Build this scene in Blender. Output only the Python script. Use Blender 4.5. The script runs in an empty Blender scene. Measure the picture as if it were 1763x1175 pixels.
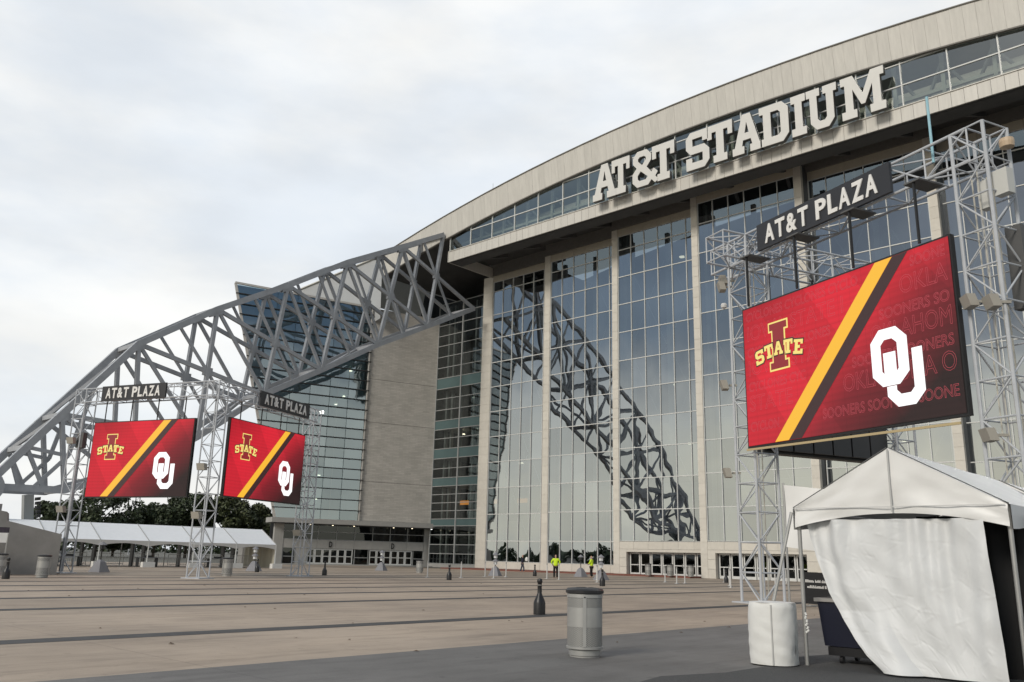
import bpy, math, random
import numpy as np
from mathutils import Vector, Matrix
random.seed(7); rng = np.random.default_rng(7)
SC = bpy.context.scene
COL = SC.collection
# ------------------------------------------------------------------ camera, world, sun, exposure
# frame: X runs along the end facade, Y goes into the stadium, Z up; camera stands at the origin
AF = math.radians(-46.97)
EX = Vector((-math.sin(AF), -math.cos(AF), 0)); EY = Vector((math.cos(AF), -math.sin(AF), 0))
def old2new(v): return Vector((v.dot(EX), v.dot(EY), v.z))
PITCH, ROLL = math.radians(14.24), math.radians(1.383)
fw = Vector((0, math.cos(PITCH), math.sin(PITCH))); up = Vector((0, -math.sin(PITCH), math.cos(PITCH))); rt = Vector((1, 0, 0))
rt2 = rt*math.cos(ROLL) + up*math.sin(ROLL); up2 = -rt*math.sin(ROLL) + up*math.cos(ROLL)
R_, U_, F_ = old2new(rt2), old2new(up2), old2new(fw)
cam_d = bpy.data.cameras.new('camera'); cam = bpy.data.objects.new('camera', cam_d); COL.objects.link(cam)
cam_d.sensor_width = 36; cam_d.lens = 36*1466.8/1763; cam_d.clip_end = 4000; cam_d.clip_start = 0.1
cam.matrix_world = Matrix(((R_.x, U_.x, -F_.x, 0), (R_.y, U_.y, -F_.y, 0), (R_.z, U_.z, -F_.z, 1.5), (0, 0, 0, 1)))
SC.camera = cam

SUN_DIR = Vector((0.05, -1.0, 0.0)).normalized()      # towards the sun, behind the camera, square to the facade
SUN_EL = math.radians(31)
W = bpy.data.worlds.new('World'); SC.world = W; W.use_nodes = True
nt = W.node_tree; N = nt.nodes; L = nt.links; N.clear()
def nd(t, **k):
    n = N.new(t)
    for a, b in k.items(): setattr(n, a, b)
    return n
out = nd('ShaderNodeOutputWorld'); bg = nd('ShaderNodeBackground'); L.new(bg.outputs[0], out.inputs[0])
bg.inputs[1].default_value = 0.1
sky = nd('ShaderNodeTexSky'); sky.sky_type = 'NISHITA'; sky.sun_disc = False
sky.sun_elevation = SUN_EL; sky.sun_rotation = math.atan2(SUN_DIR.x, SUN_DIR.y)
sky.air_density = 1.5; sky.dust_density = 3.0
tc = nd('ShaderNodeTexCoord'); sep = nd('ShaderNodeSeparateXYZ'); L.new(tc.outputs['Generated'], sep.inputs[0])
def wmath(op, a, b=None, clamp=False):
    m = nd('ShaderNodeMath', operation=op, use_clamp=clamp)
    for i, v in enumerate((a, b)):
        if v is None: continue
        if isinstance(v, (int, float)): m.inputs[i].default_value = v
        else: L.new(v, m.inputs[i])
    return m.outputs[0]
def wrange(v, a, b, c, d, smooth=True):
    m = nd('ShaderNodeMapRange'); m.interpolation_type = 'SMOOTHSTEP' if smooth else 'LINEAR'
    L.new(v, m.inputs[0])
    for i, x in enumerate((a, b, c, d)): m.inputs[i+1].default_value = x
    return m.outputs[0]
# cloud deck: bright overcast ahead, heavier blue-grey cloud overhead towards the left and behind, pale warm strip low down
dot = nd('ShaderNodeVectorMath', operation='DOT_PRODUCT'); L.new(tc.outputs['Generated'], dot.inputs[0]); dot.inputs[1].default_value = (-0.42, 0.88, 0.18)
facing = wrange(dot.outputs['Value'], -0.15, 0.62, 0.0, 1.0)
low = wrange(sep.outputs[2], 0.09, 0.27, 1.0, 0.0)
mapn = nd('ShaderNodeMapping'); L.new(tc.outputs['Generated'], mapn.inputs[0]); mapn.inputs['Scale'].default_value = (1.0, 1.0, 2.6)
no = nd('ShaderNodeTexNoise'); L.new(mapn.outputs[0], no.inputs[0]); no.inputs['Scale'].default_value = 2.1; no.inputs['Detail'].default_value = 6; no.inputs['Roughness'].default_value = 0.55
no2 = nd('ShaderNodeTexNoise'); L.new(mapn.outputs[0], no2.inputs[0]); no2.inputs['Scale'].default_value = 5.5; no2.inputs['Detail'].default_value = 5
cl = wrange(no.outputs[0], 0.36, 0.66, 0.0, 1.0)
cl2 = wrange(no2.outputs[0], 0.3, 0.7, -0.5, 0.5)
bright = wmath('MAXIMUM', facing, low)
def mixc(fac, a, b):
    m = nd('ShaderNodeMix', data_type='RGBA', clamp_factor=True)
    if isinstance(fac, float): m.inputs[0].default_value = fac
    else: L.new(fac, m.inputs[0])
    for i, c in ((6, a), (7, b)):
        if isinstance(c, tuple): m.inputs[i].default_value = (*c, 1)
        else: L.new(c, m.inputs[i])
    return m.outputs[2]
white = mixc(cl, (5.5, 5.85, 6.25), (6.95, 6.92, 6.75))
heavy = mixc(cl, (1.15, 1.62, 2.3), (1.9, 2.45, 3.1))
warm = mixc(cl, (8.8, 8.4, 6.9), (7.4, 7.3, 6.5))
deck = mixc(bright, heavy, white)
lowb = wmath('MULTIPLY', low, wrange(dot.outputs['Value'], -0.2, 0.5, 1.0, 0.0))
deck = mixc(lowb, deck, warm)
sk = mixc(0.93, sky.outputs[0], deck)
mul = nd('ShaderNodeMix', data_type='RGBA', blend_type='MULTIPLY'); mul.inputs[0].default_value = 1
L.new(sk, mul.inputs[6]); g = wmath('ADD', wmath('MULTIPLY', cl2, 0.10), 1.0)
cmb = nd('ShaderNodeCombineColor'); [L.new(g, cmb.inputs[i]) for i in range(3)]
L.new(cmb.outputs[0], mul.inputs[7]); L.new(mul.outputs[2], bg.inputs[0])
sd = bpy.data.lights.new('sun', 'SUN'); sun = bpy.data.objects.new('sun', sd); COL.objects.link(sun)
sd.energy = 1.5; sd.angle = math.radians(16); sd.color = (1.0, 0.93, 0.82)
sv = SUN_DIR*math.cos(SUN_EL) + Vector((0, 0, math.sin(SUN_EL)))
sun.rotation_euler = sv.to_track_quat('Z', 'Y').to_euler(); sun.location = (0, 0, 90)
SC.view_settings.view_transform = 'Standard'; SC.view_settings.look = 'None'; SC.view_settings.exposure = 0.55; SC.view_settings.gamma = 1

# ------------------------------------------------------------------ materials
MATS = {}
def mat(name, col, rough=0.6, metal=0.0, vary=0.0, vscale=3.0, bump=0.0, bscale=30.0, rand=0.0, spec=0.5, stretch=(1, 1, 1), col2=None, coat=0.0):
    if name in MATS: return MATS[name]
    m = bpy.data.materials.new(name); m.use_nodes = True; MATS[name] = m
    t = m.node_tree; b = t.nodes['Principled BSDF']
    b.inputs['Roughness'].default_value = rough; b.inputs['Metallic'].default_value = metal
    b.inputs['Specular IOR Level'].default_value = spec; b.inputs['Coat Weight'].default_value = coat
    c = t.nodes.new('ShaderNodeRGB'); c.outputs[0].default_value = (*col, 1); o = c.outputs[0]
    geo = t.nodes.new('ShaderNodeNewGeometry')
    mp = t.nodes.new('ShaderNodeMapping'); t.links.new(geo.outputs['Position'], mp.inputs[0]); mp.inputs['Scale'].default_value = stretch
    if vary or col2:
        n = t.nodes.new('ShaderNodeTexNoise'); n.inputs['Scale'].default_value = vscale; n.inputs['Detail'].default_value = 6; n.inputs['Roughness'].default_value = 0.6
        t.links.new(mp.outputs[0], n.inputs[0])
        r = t.nodes.new('ShaderNodeMapRange'); t.links.new(n.outputs[0], r.inputs[0]); r.inputs[1].default_value = 0.3; r.inputs[2].default_value = 0.7
        x = t.nodes.new('ShaderNodeMix'); x.data_type = 'RGBA'; t.links.new(r.outputs[0], x.inputs[0])
        c2 = col2 if col2 else tuple(v*(1-vary) for v in col)
        x.inputs[6].default_value = (*c2, 1); t.links.new(o, x.inputs[7]); o = x.outputs[2]
    if rand:
        oi = t.nodes.new('ShaderNodeObjectInfo')
        a = t.nodes.new('ShaderNodeMath'); a.operation = 'ADD'; t.links.new(oi.outputs['Random'], a.inputs[0]); t.links.new(geo.outputs['Random Per Island'], a.inputs[1])
        f = t.nodes.new('ShaderNodeMath'); f.operation = 'FRACT'; t.links.new(a.outputs[0], f.inputs[0])
        r = t.nodes.new('ShaderNodeMapRange'); t.links.new(f.outputs[0], r.inputs[0]); r.inputs[3].default_value = 1-rand; r.inputs[4].default_value = 1+rand
        cc = t.nodes.new('ShaderNodeCombineColor'); [t.links.new(r.outputs[0], cc.inputs[i]) for i in range(3)]
        x = t.nodes.new('ShaderNodeMix'); x.data_type = 'RGBA'; x.blend_type = 'MULTIPLY'; x.inputs[0].default_value = 1
        t.links.new(o, x.inputs[6]); t.links.new(cc.outputs[0], x.inputs[7]); o = x.outputs[2]
    t.links.new(o, b.inputs['Base Color'])
    if bump:
        n = t.nodes.new('ShaderNodeTexNoise'); n.inputs['Scale'].default_value = bscale; n.inputs['Detail'].default_value = 5; t.links.new(mp.outputs[0], n.inputs[0])
        bp = t.nodes.new('ShaderNodeBump'); bp.inputs['Strength'].default_value = bump; bp.inputs['Distance'].default_value = 0.05
        t.links.new(n.outputs[0], bp.inputs['Height']); t.links.new(bp.outputs[0], b.inputs['Normal'])
    return m
def glass(name, tint, refl, trans, wob=0.010, rough=0.0, tilt=0.006):
    m = bpy.data.materials.new(name); m.use_nodes = True; MATS[name] = m; t = m.node_tree; t.nodes.clear()
    o = t.nodes.new('ShaderNodeOutputMaterial'); mx = t.nodes.new('ShaderNodeMixShader'); t.links.new(mx.outputs[0], o.inputs[0])
    tr = t.nodes.new('ShaderNodeBsdfTransparent'); tr.inputs[0].default_value = (*trans, 1)
    gl = t.nodes.new('ShaderNodeBsdfGlossy'); gl.inputs['Color'].default_value = (*tint, 1); gl.inputs['Roughness'].default_value = rough
    fr = t.nodes.new('ShaderNodeFresnel'); fr.inputs[0].default_value = 1.5
    r = t.nodes.new('ShaderNodeMapRange'); t.links.new(fr.outputs[0], r.inputs[0]); r.inputs[1].default_value = 0.04; r.inputs[2].default_value = 1; r.inputs[3].default_value = refl; r.inputs[4].default_value = 1
    t.links.new(r.outputs[0], mx.inputs[0]); t.links.new(tr.outputs[0], mx.inputs[1]); t.links.new(gl.outputs[0], mx.inputs[2])
    ge = t.nodes.new('ShaderNodeNewGeometry'); oi = t.nodes.new('ShaderNodeObjectInfo')
    n = t.nodes.new('ShaderNodeTexNoise'); n.inputs['Scale'].default_value = 0.42; n.inputs['Detail'].default_value = 1.5; t.links.new(ge.outputs['Position'], n.inputs[0])
    s = t.nodes.new('ShaderNodeVectorMath'); s.operation = 'SUBTRACT'; t.links.new(n.outputs['Color'], s.inputs[0]); s.inputs[1].default_value = (.5, .5, .5)
    k = t.nodes.new('ShaderNodeVectorMath'); k.operation = 'SCALE'; t.links.new(s.outputs[0], k.inputs[0]); k.inputs['Scale'].default_value = wob*3
    a1 = t.nodes.new('ShaderNodeMath'); a1.operation = 'ADD'; t.links.new(oi.outputs['Random'], a1.inputs[0]); t.links.new(ge.outputs['Random Per Island'], a1.inputs[1])
    wn = t.nodes.new('ShaderNodeTexWhiteNoise'); wn.noise_dimensions = '1D'; t.links.new(a1.outputs[0], wn.inputs['W'])
    s2 = t.nodes.new('ShaderNodeVectorMath'); s2.operation = 'SUBTRACT'; t.links.new(wn.outputs['Color'], s2.inputs[0]); s2.inputs[1].default_value = (.5, .5, .5)
    k2 = t.nodes.new('ShaderNodeVectorMath'); k2.operation = 'SCALE'; t.links.new(s2.outputs[0], k2.inputs[0]); k2.inputs['Scale'].default_value = tilt
    ad = t.nodes.new('ShaderNodeVectorMath'); t.links.new(k.outputs[0], ad.inputs[0]); t.links.new(k2.outputs[0], ad.inputs[1])
    a2 = t.nodes.new('ShaderNodeVectorMath'); t.links.new(ad.outputs[0], a2.inputs[0]); t.links.new(ge.outputs['Normal'], a2.inputs[1])
    vr = t.nodes.new('ShaderNodeMapRange'); t.links.new(wn.outputs['Value'], vr.inputs[0]); vr.inputs[3].default_value = .80; vr.inputs[4].default_value = 1.06
    vc = t.nodes.new('ShaderNodeVectorMath'); vc.operation = 'SCALE'; vc.inputs[0].default_value = tint; t.links.new(vr.outputs[0], vc.inputs['Scale']); t.links.new(vc.outputs[0], gl.inputs['Color'])
    nn = t.nodes.new('ShaderNodeVectorMath'); nn.operation = 'NORMALIZE'; t.links.new(a2.outputs[0], nn.inputs[0]); t.links.new(nn.outputs[0], gl.inputs['Normal'])
    return m
def emit(name, col, s=1.0):
    if name in MATS: return MATS[name]
    m = bpy.data.materials.new(name); m.use_nodes = True; MATS[name] = m; t = m.node_tree
    b = t.nodes['Principled BSDF']; b.inputs['Base Color'].default_value = (0.02, 0.02, 0.02, 1); b.inputs['Emission Color'].default_value = (*col, 1); b.inputs['Emission Strength'].default_value = s; b.inputs['Roughness'].default_value = 0.5
    return m
M_STONE = mat('cream_stone', (0.62, 0.59, 0.53), 0.7, vary=0.10, vscale=2.5, rand=0.05, bump=0.05, bscale=40)
M_FASC = mat('beige_metal_panel', (0.61, 0.59, 0.545), 0.5, vary=0.15, vscale=1.3, rand=0.04, stretch=(3.0, 3.0, 0.22))
M_FASC_SIDE = mat('side_shaded_roof_metal', (0.40, 0.41, 0.42), 0.5, vary=0.08, vscale=0.8)  # greyer than the fascia: shade of the turned side face put into the colour
M_HEAD = mat('tan_header_panel', (0.50, 0.46, 0.38), 0.6, vary=0.1, vscale=2)
M_WHITE_AL = mat('pale_aluminium', (0.62, 0.63, 0.62), 0.45, vary=0.08, vscale=2)
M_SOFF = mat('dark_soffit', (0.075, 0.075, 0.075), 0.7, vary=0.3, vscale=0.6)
M_STEEL = mat('grey_painted_steel', (0.38, 0.397, 0.425), 0.45, vary=0.22, vscale=0.8, rand=0.03)
M_LETTER = mat('white_letter', (0.66, 0.65, 0.62), 0.5, vary=0.06, vscale=1)
M_LETTER_IN = mat('letter_inlay', (0.60, 0.59, 0.56), 0.5)
M_DARK = mat('dark_frame', (0.03, 0.032, 0.035), 0.5)
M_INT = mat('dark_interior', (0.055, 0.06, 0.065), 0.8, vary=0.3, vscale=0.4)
M_INTL = mat('interior_slab', (0.30, 0.30, 0.29), 0.8)
M_GLASS = glass('facade_glass', (0.90, 0.96, 1.02), 0.40, (0.22, 0.26, 0.275))
M_GLASS0 = glass('stair_glass', (0.85, 0.93, 0.95), 0.16, (0.55, 0.6, 0.6))
M_GLASSC = glass('clerestory_glass', (0.97, 1.0, 0.95), 0.33, (0.74, 0.8, 0.74))
M_GLASSW = glass('wing_glass', (0.80, 0.92, 1.0), 0.30, (0.45, 0.6, 0.65), rough=0.02)
M_GLASSD = glass('door_glass', (0.9, 0.95, 0.95), 0.05, (0.25, 0.27, 0.27))
M_SPAN = mat('teal_spandrel', (0.085, 0.135, 0.14), 0.25, vary=0.1, vscale=1)
M_WINGSP = mat('teal_wing_backing', (0.24, 0.35, 0.38), 0.6, vary=0.2, vscale=0.3)
M_CONC_W = mat('grey_concrete', (0.27, 0.262, 0.25), 0.85, vary=0.25, vscale=0.8, bump=0.1, bscale=12)
M_ENTR = mat('grey_stone_panel', (0.36, 0.355, 0.34), 0.7, vary=0.12, vscale=1.2, rand=0.03)
M_GALV = mat('galvanised_truss', (0.48, 0.50, 0.53), 0.5, metal=0.0, vary=0.12, vscale=3)
M_BLACK = mat('black_plastic', (0.012, 0.012, 0.014), 0.4)
M_BLACKM = mat('black_painted_metal', (0.012, 0.012, 0.013), 0.5)
M_SIGN = mat('charcoal_sign_board', (0.022, 0.023, 0.028), 0.5)
M_SIGNL = mat('white_sign_letter', (0.75, 0.74, 0.72), 0.5)
M_VINYL = mat('white_tent_vinyl', (0.78, 0.775, 0.76), 0.45, vary=0.11, vscale=1.1, bump=0.04, bscale=4)
M_CLOTH = mat('white_cloth_cover', (0.72, 0.72, 0.70), 0.6, vary=0.08, vscale=5, bump=0.08, bscale=9)
M_FLOOD = mat('beige_floodlight', (0.33, 0.31, 0.27), 0.55)
M_SKIN = mat('skin', (0.42, 0.26, 0.19), 0.5)
M_HIVIS = mat('hi_vis_yellow', (0.62, 0.86, 0.02), 0.6, vary=0.1, vscale=6)
M_NAVY = mat('navy_cloth', (0.015, 0.018, 0.04), 0.8)
M_BLK_CL = mat('black_cloth', (0.012, 0.012, 0.013), 0.9)
M_BARK = mat('bark', (0.07, 0.055, 0.04), 0.9)
M_LEAF = mat('dark_foliage', (0.045, 0.062, 0.028), 0.6, rand=0.55)
M_LEAF2 = mat('olive_foliage', (0.06, 0.072, 0.03), 0.6, rand=0.55)
M_LIT = emit('lit_lamp', (1.0, 0.86, 0.6), 2.2)
M_LITW = emit('lit_white_lamp', (1.0, 0.97, 0.88), 6)
M_ORANGE = emit('orange_interior_light', (1.0, 0.36, 0.05), 0.55)
M_PEDC = mat('pedestal_concrete', (0.24, 0.24, 0.26), 0.8, vary=0.1, vscale=4)
M_CAN = mat('brushed_steel', (0.42, 0.42, 0.41), 0.42, metal=0.5, vary=0.12, vscale=4)
M_RED_KERB = mat('red_kerb_paint', (0.20, 0.075, 0.055), 0.8, vary=0.2)
def perf_mat():
    m = mat('perforated_steel', (0.34, 0.34, 0.33), 0.45, metal=0.4); t = m.node_tree; b = t.nodes['Principled BSDF']
    tc_ = t.nodes.new('ShaderNodeTexCoord'); s = t.nodes.new('ShaderNodeSeparateXYZ'); t.links.new(tc_.outputs['Object'], s.inputs[0])
    at = t.nodes.new('ShaderNodeMath'); at.operation = 'ARCTAN2'; t.links.new(s.outputs[1], at.inputs[0]); t.links.new(s.outputs[0], at.inputs[1])
    def wv(v, k):
        a = t.nodes.new('ShaderNodeMath'); a.operation = 'MULTIPLY'; t.links.new(v, a.inputs[0]); a.inputs[1].default_value = k
        b_ = t.nodes.new('ShaderNodeMath'); b_.operation = 'SINE'; t.links.new(a.outputs[0], b_.inputs[0]); return b_.outputs[0]
    ml = t.nodes.new('ShaderNodeMath'); ml.operation = 'MULTIPLY'; t.links.new(wv(at.outputs[0], 70), ml.inputs[0]); t.links.new(wv(s.outputs[2], 200), ml.inputs[1])
    gt = t.nodes.new('ShaderNodeMapRange'); t.links.new(ml.outputs[0], gt.inputs[0]); gt.inputs[1].default_value = 0.15; gt.inputs[2].default_value = 0.5
    x = t.nodes.new('ShaderNodeMix'); x.data_type = 'RGBA'; t.links.new(gt.outputs[0], x.inputs[0]); x.inputs[6].default_value = (0.36, 0.36, 0.35, 1); x.inputs[7].default_value = (0.03, 0.03, 0.03, 1)
    t.links.new(x.outputs[2], b.inputs['Base Color']); return m
M_PERF = perf_mat()
def masonry():
    m = mat('split_limestone', (0.35, 0.335, 0.31), 0.9); t = m.node_tree; b = t.nodes['Principled BSDF']
    tc_ = t.nodes.new('ShaderNodeTexCoord'); mp = t.nodes.new('ShaderNodeMapping'); t.links.new(tc_.outputs['UV'], mp.inputs[0])
    br = t.nodes.new('ShaderNodeTexBrick'); t.links.new(mp.outputs[0], br.inputs[0])
    br.inputs['Color1'].default_value = (0.50, 0.48, 0.445, 1); br.inputs['Color2'].default_value = (0.42, 0.402, 0.372, 1); br.inputs['Mortar'].default_value = (0.36, 0.345, 0.32, 1)
    br.inputs['Scale'].default_value = 1.0; br.inputs['Brick Width'].default_value = 0.9; br.inputs['Row Height'].default_value = 0.22; br.inputs['Mortar Size'].default_value = 0.015
    n = t.nodes.new('ShaderNodeTexNoise'); n.inputs['Scale'].default_value = 0.5; n.inputs['Detail'].default_value = 5; t.links.new(mp.outputs[0], n.inputs[0])
    x = t.nodes.new('ShaderNodeMix'); x.data_type = 'RGBA'; x.blend_type = 'OVERLAY'; x.inputs[0].default_value = 0.22
    t.links.new(br.outputs[0], x.inputs[6]); t.links.new(n.outputs[0], x.inputs[7]); t.links.new(x.outputs[2], b.inputs['Base Color'])
    bp = t.nodes.new('ShaderNodeBump'); bp.inputs['Strength'].default_value = 0.5; bp.inputs['Distance'].default_value = 0.05; t.links.new(br.outputs[0], bp.inputs['Height']); t.links.new(bp.outputs[0], b.inputs['Normal'])
    return m
M_LIME = masonry()

# ------------------------------------------------------------------ mesh helpers
ORI = {}                                  # world origin of each object that parents others
class MB:
    def __init__(s): s.v = []; s.f = []; s.uv = None
    def quad(s, *p):
        i = len(s.v); s.v += [tuple(q) for q in p]; s.f.append(tuple(range(i, i+len(p)))); return s
    def box(s, x0, x1, y0, y1, z0, z1):
        i = len(s.v); s.v += [(x, y, z) for z in (z0, z1) for y in (y0, y1) for x in (x0, x1)]
        s.f += [tuple(i+k for k in q) for q in ((0, 2, 3, 1), (4, 5, 7, 6), (0, 1, 5, 4), (2, 6, 7, 3), (0, 4, 6, 2), (1, 3, 7, 5))]; return s
    def obox(s, o, a, b, c):               # corner o and three edge vectors
        o, a, b, c = map(Vector, (o, a, b, c)); i = len(s.v)
        s.v += [tuple(o+a*x+b*y+c*z) for z in (0, 1) for y in (0, 1) for x in (0, 1)]
        s.f += [tuple(i+k for k in q) for q in ((0, 2, 3, 1), (4, 5, 7, 6), (0, 1, 5, 4), (2, 6, 7, 3), (0, 4, 6, 2), (1, 3, 7, 5))]; return s
    def bar(s, p, q, w, h, ref=(0, 0, 1)):
        p, q = Vector(p), Vector(q); d = (q-p); dn = d.normalized(); r = Vector(ref)
        if abs(dn.dot(r)) > 0.98: r = Vector((1, 0, 0))
        a = dn.cross(r).normalized(); b = a.cross(dn).normalized()
        return s.obox(p-a*w/2-b*h/2, a*w, b*h, d)
    def tube(s, p, q, r, n=8, r2=None, cap=True):
        p, q = Vector(p), Vector(q); d = (q-p).normalized(); a = d.orthogonal().normalized(); b = d.cross(a); i = len(s.v); r2 = r if r2 is None else r2
        for c, rr in ((p, r), (q, r2)):
            s.v += [tuple(c+(a*math.cos(k*6.28319/n)+b*math.sin(k*6.28319/n))*rr) for k in range(n)]
        s.f += [(i+k, i+(k+1) % n, i+n+(k+1) % n, i+n+k) for k in range(n)]
        if cap: s.f += [tuple(range(i+n-1, i-1, -1)), tuple(range(i+n, i+2*n))]
        return s
    def lathe(s, prof, n=24, c=(0, 0, 0)):
        i = len(s.v)
        for r, z in prof: s.v += [(c[0]+r*math.cos(k*6.28319/n), c[1]+r*math.sin(k*6.28319/n), c[2]+z) for k in range(n)]
        for j in range(len(prof)-1): s.f += [(i+j*n+k, i+j*n+(k+1) % n, i+(j+1)*n+(k+1) % n, i+(j+1)*n+k) for k in range(n)]
        if prof[0][0] > 1e-4: s.f.append(tuple(i+k for k in range(n-1, -1, -1)))
        if prof[-1][0] > 1e-4: s.f.append(tuple(i+(len(prof)-1)*n+k for k in range(n)))
        return s
    def mesh(s, name, m, smooth=False):
        me = bpy.data.meshes.new(name); me.from_pydata(s.v, [], s.f)
        if m: me.materials.append(m)
        if s.uv:
            l = me.uv_layers.new(name='UVMap'); l.data.foreach_set('uv', s.uv)
        if smooth:
            me.polygons.foreach_set('use_smooth', [True]*len(me.polygons))
            try: me.set_sharp_from_angle(angle=math.radians(40))
            except Exception: pass
        me.update(); return me
    def build(s, name, m, parent=None, smooth=False): return link(name, s.mesh(name, m, smooth), parent)
def link(name, me, parent=None, loc=None):
    """world-space mesh data; a child is shifted back by its parent's world origin"""
    o = bpy.data.objects.new(name, me); COL.objects.link(o)
    w = Vector(loc) if loc is not None else Vector((0, 0, 0))
    if parent is not None:
        o.parent = parent; o.location = w - ORI[parent.name]
    else: o.location = w
    ORI[o.name] = w
    return o
def empty(name, loc):
    o = bpy.data.objects.new(name, None); COL.objects.link(o); o.location = loc; ORI[o.name] = Vector(loc); o.empty_display_size = 0.3; return o
def tag(o, label=None, cat=None, group=None, kind=None):
    for k, v in (('label', label), ('category', cat), ('group', group), ('kind', kind)):
        if v: o[k] = v
    return o
def clone(o, loc, rz=0.0, label=None, sc=1.0):
    def cp(src, par):
        c = src.copy(); COL.objects.link(c); c.parent = par
        for ch in src.children: cp(ch, c)
        return c
    c = cp(o, None); c.location = loc; c.rotation_euler = (0, 0, rz); c.scale = (sc, sc, sc)
    if label: c['label'] = label
    return c
def curve_mesh(polys, depth, name, m, bevel=0.0):
    cu = bpy.data.curves.new(name, 'CURVE'); cu.dimensions = '2D'; cu.fill_mode = 'BOTH'; cu.extrude = depth/2; cu.bevel_depth = bevel; cu.offset = -bevel*1.6
    for p in polys:
        s = cu.splines.new('POLY'); s.points.add(len(p)-1); s.use_cyclic_u = True
        for q, (x, y) in zip(s.points, p): q.co = (x, y, 0, 1)
    return cu2mesh(cu, name, m)
def cu2mesh(cu, name, m):
    ob = bpy.data.objects.new('tmp', cu); COL.objects.link(ob)
    me = bpy.data.meshes.new_from_object(ob); bpy.data.objects.remove(ob); bpy.data.curves.remove(cu)
    me.name = name; me.materials.clear(); me.materials.append(m); return me
def text_mesh(txt, size, depth, m, off=0.0, outline=0.0):
    cu = bpy.data.curves.new('txt', 'FONT'); cu.body = txt; cu.size = size; cu.extrude = depth/2; cu.offset = off; cu.resolution_u = 3
    if outline: cu.fill_mode = 'NONE'; cu.bevel_depth = outline; cu.bevel_resolution = 0; cu.extrude = 0
    return cu2mesh(cu, 'lettering', m)
def bounds(me):
    a = np.zeros(len(me.vertices)*3); me.vertices.foreach_get('co', a); a = a.reshape(-1, 3); return a.min(0), a.max(0)
def frame_mat(o, right, upv=(0, 0, 1)):     # columns right, up, normal
    r = Vector(right).normalized(); u = Vector(upv).normalized(); n = r.cross(u)
    return Matrix(((r.x, u.x, n.x, o[0]), (r.y, u.y, n.y, o[1]), (r.z, u.z, n.z, o[2]), (0, 0, 0, 1)))
def at_matrix(o, parent, mtx):
    o.matrix_basis = Matrix.Translation(-ORI[parent.name]) @ mtx if parent else mtx; return o
# ------------------------------------------------------------------ the ground
def sheet(name, x0, x1, y0, y1, z, m, label):
    return tag(MB().quad((x0, y0, z), (x1, y0, z), (x1, y1, z), (x0, y1, z)).build(name, m), label, None, None, 'structure')
M_PLAZA = mat('tan_concrete', (0.43, 0.345, 0.265), 0.8, vary=0.0, vscale=0.35, col2=(0.355, 0.29, 0.23), bump=0.12, bscale=14, stretch=(1.0, 0.35, 1))
M_STRIP = mat('grey_concrete_paving', (0.175, 0.168, 0.16), 0.75, vary=0.25, vscale=0.5, bump=0.15, bscale=20)
M_BAND = mat('charcoal_paving', (0.058, 0.058, 0.058), 0.75, vary=0.3, vscale=1.4, bump=0.2, bscale=30)
M_ASPH = mat('dark_asphalt', (0.08, 0.08, 0.08), 0.85, vary=0.35, vscale=40, bump=0.5, bscale=90)
M_FAR = mat('far_ground', (0.13, 0.125, 0.105), 0.9, vary=0.3, vscale=0.03)
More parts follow.
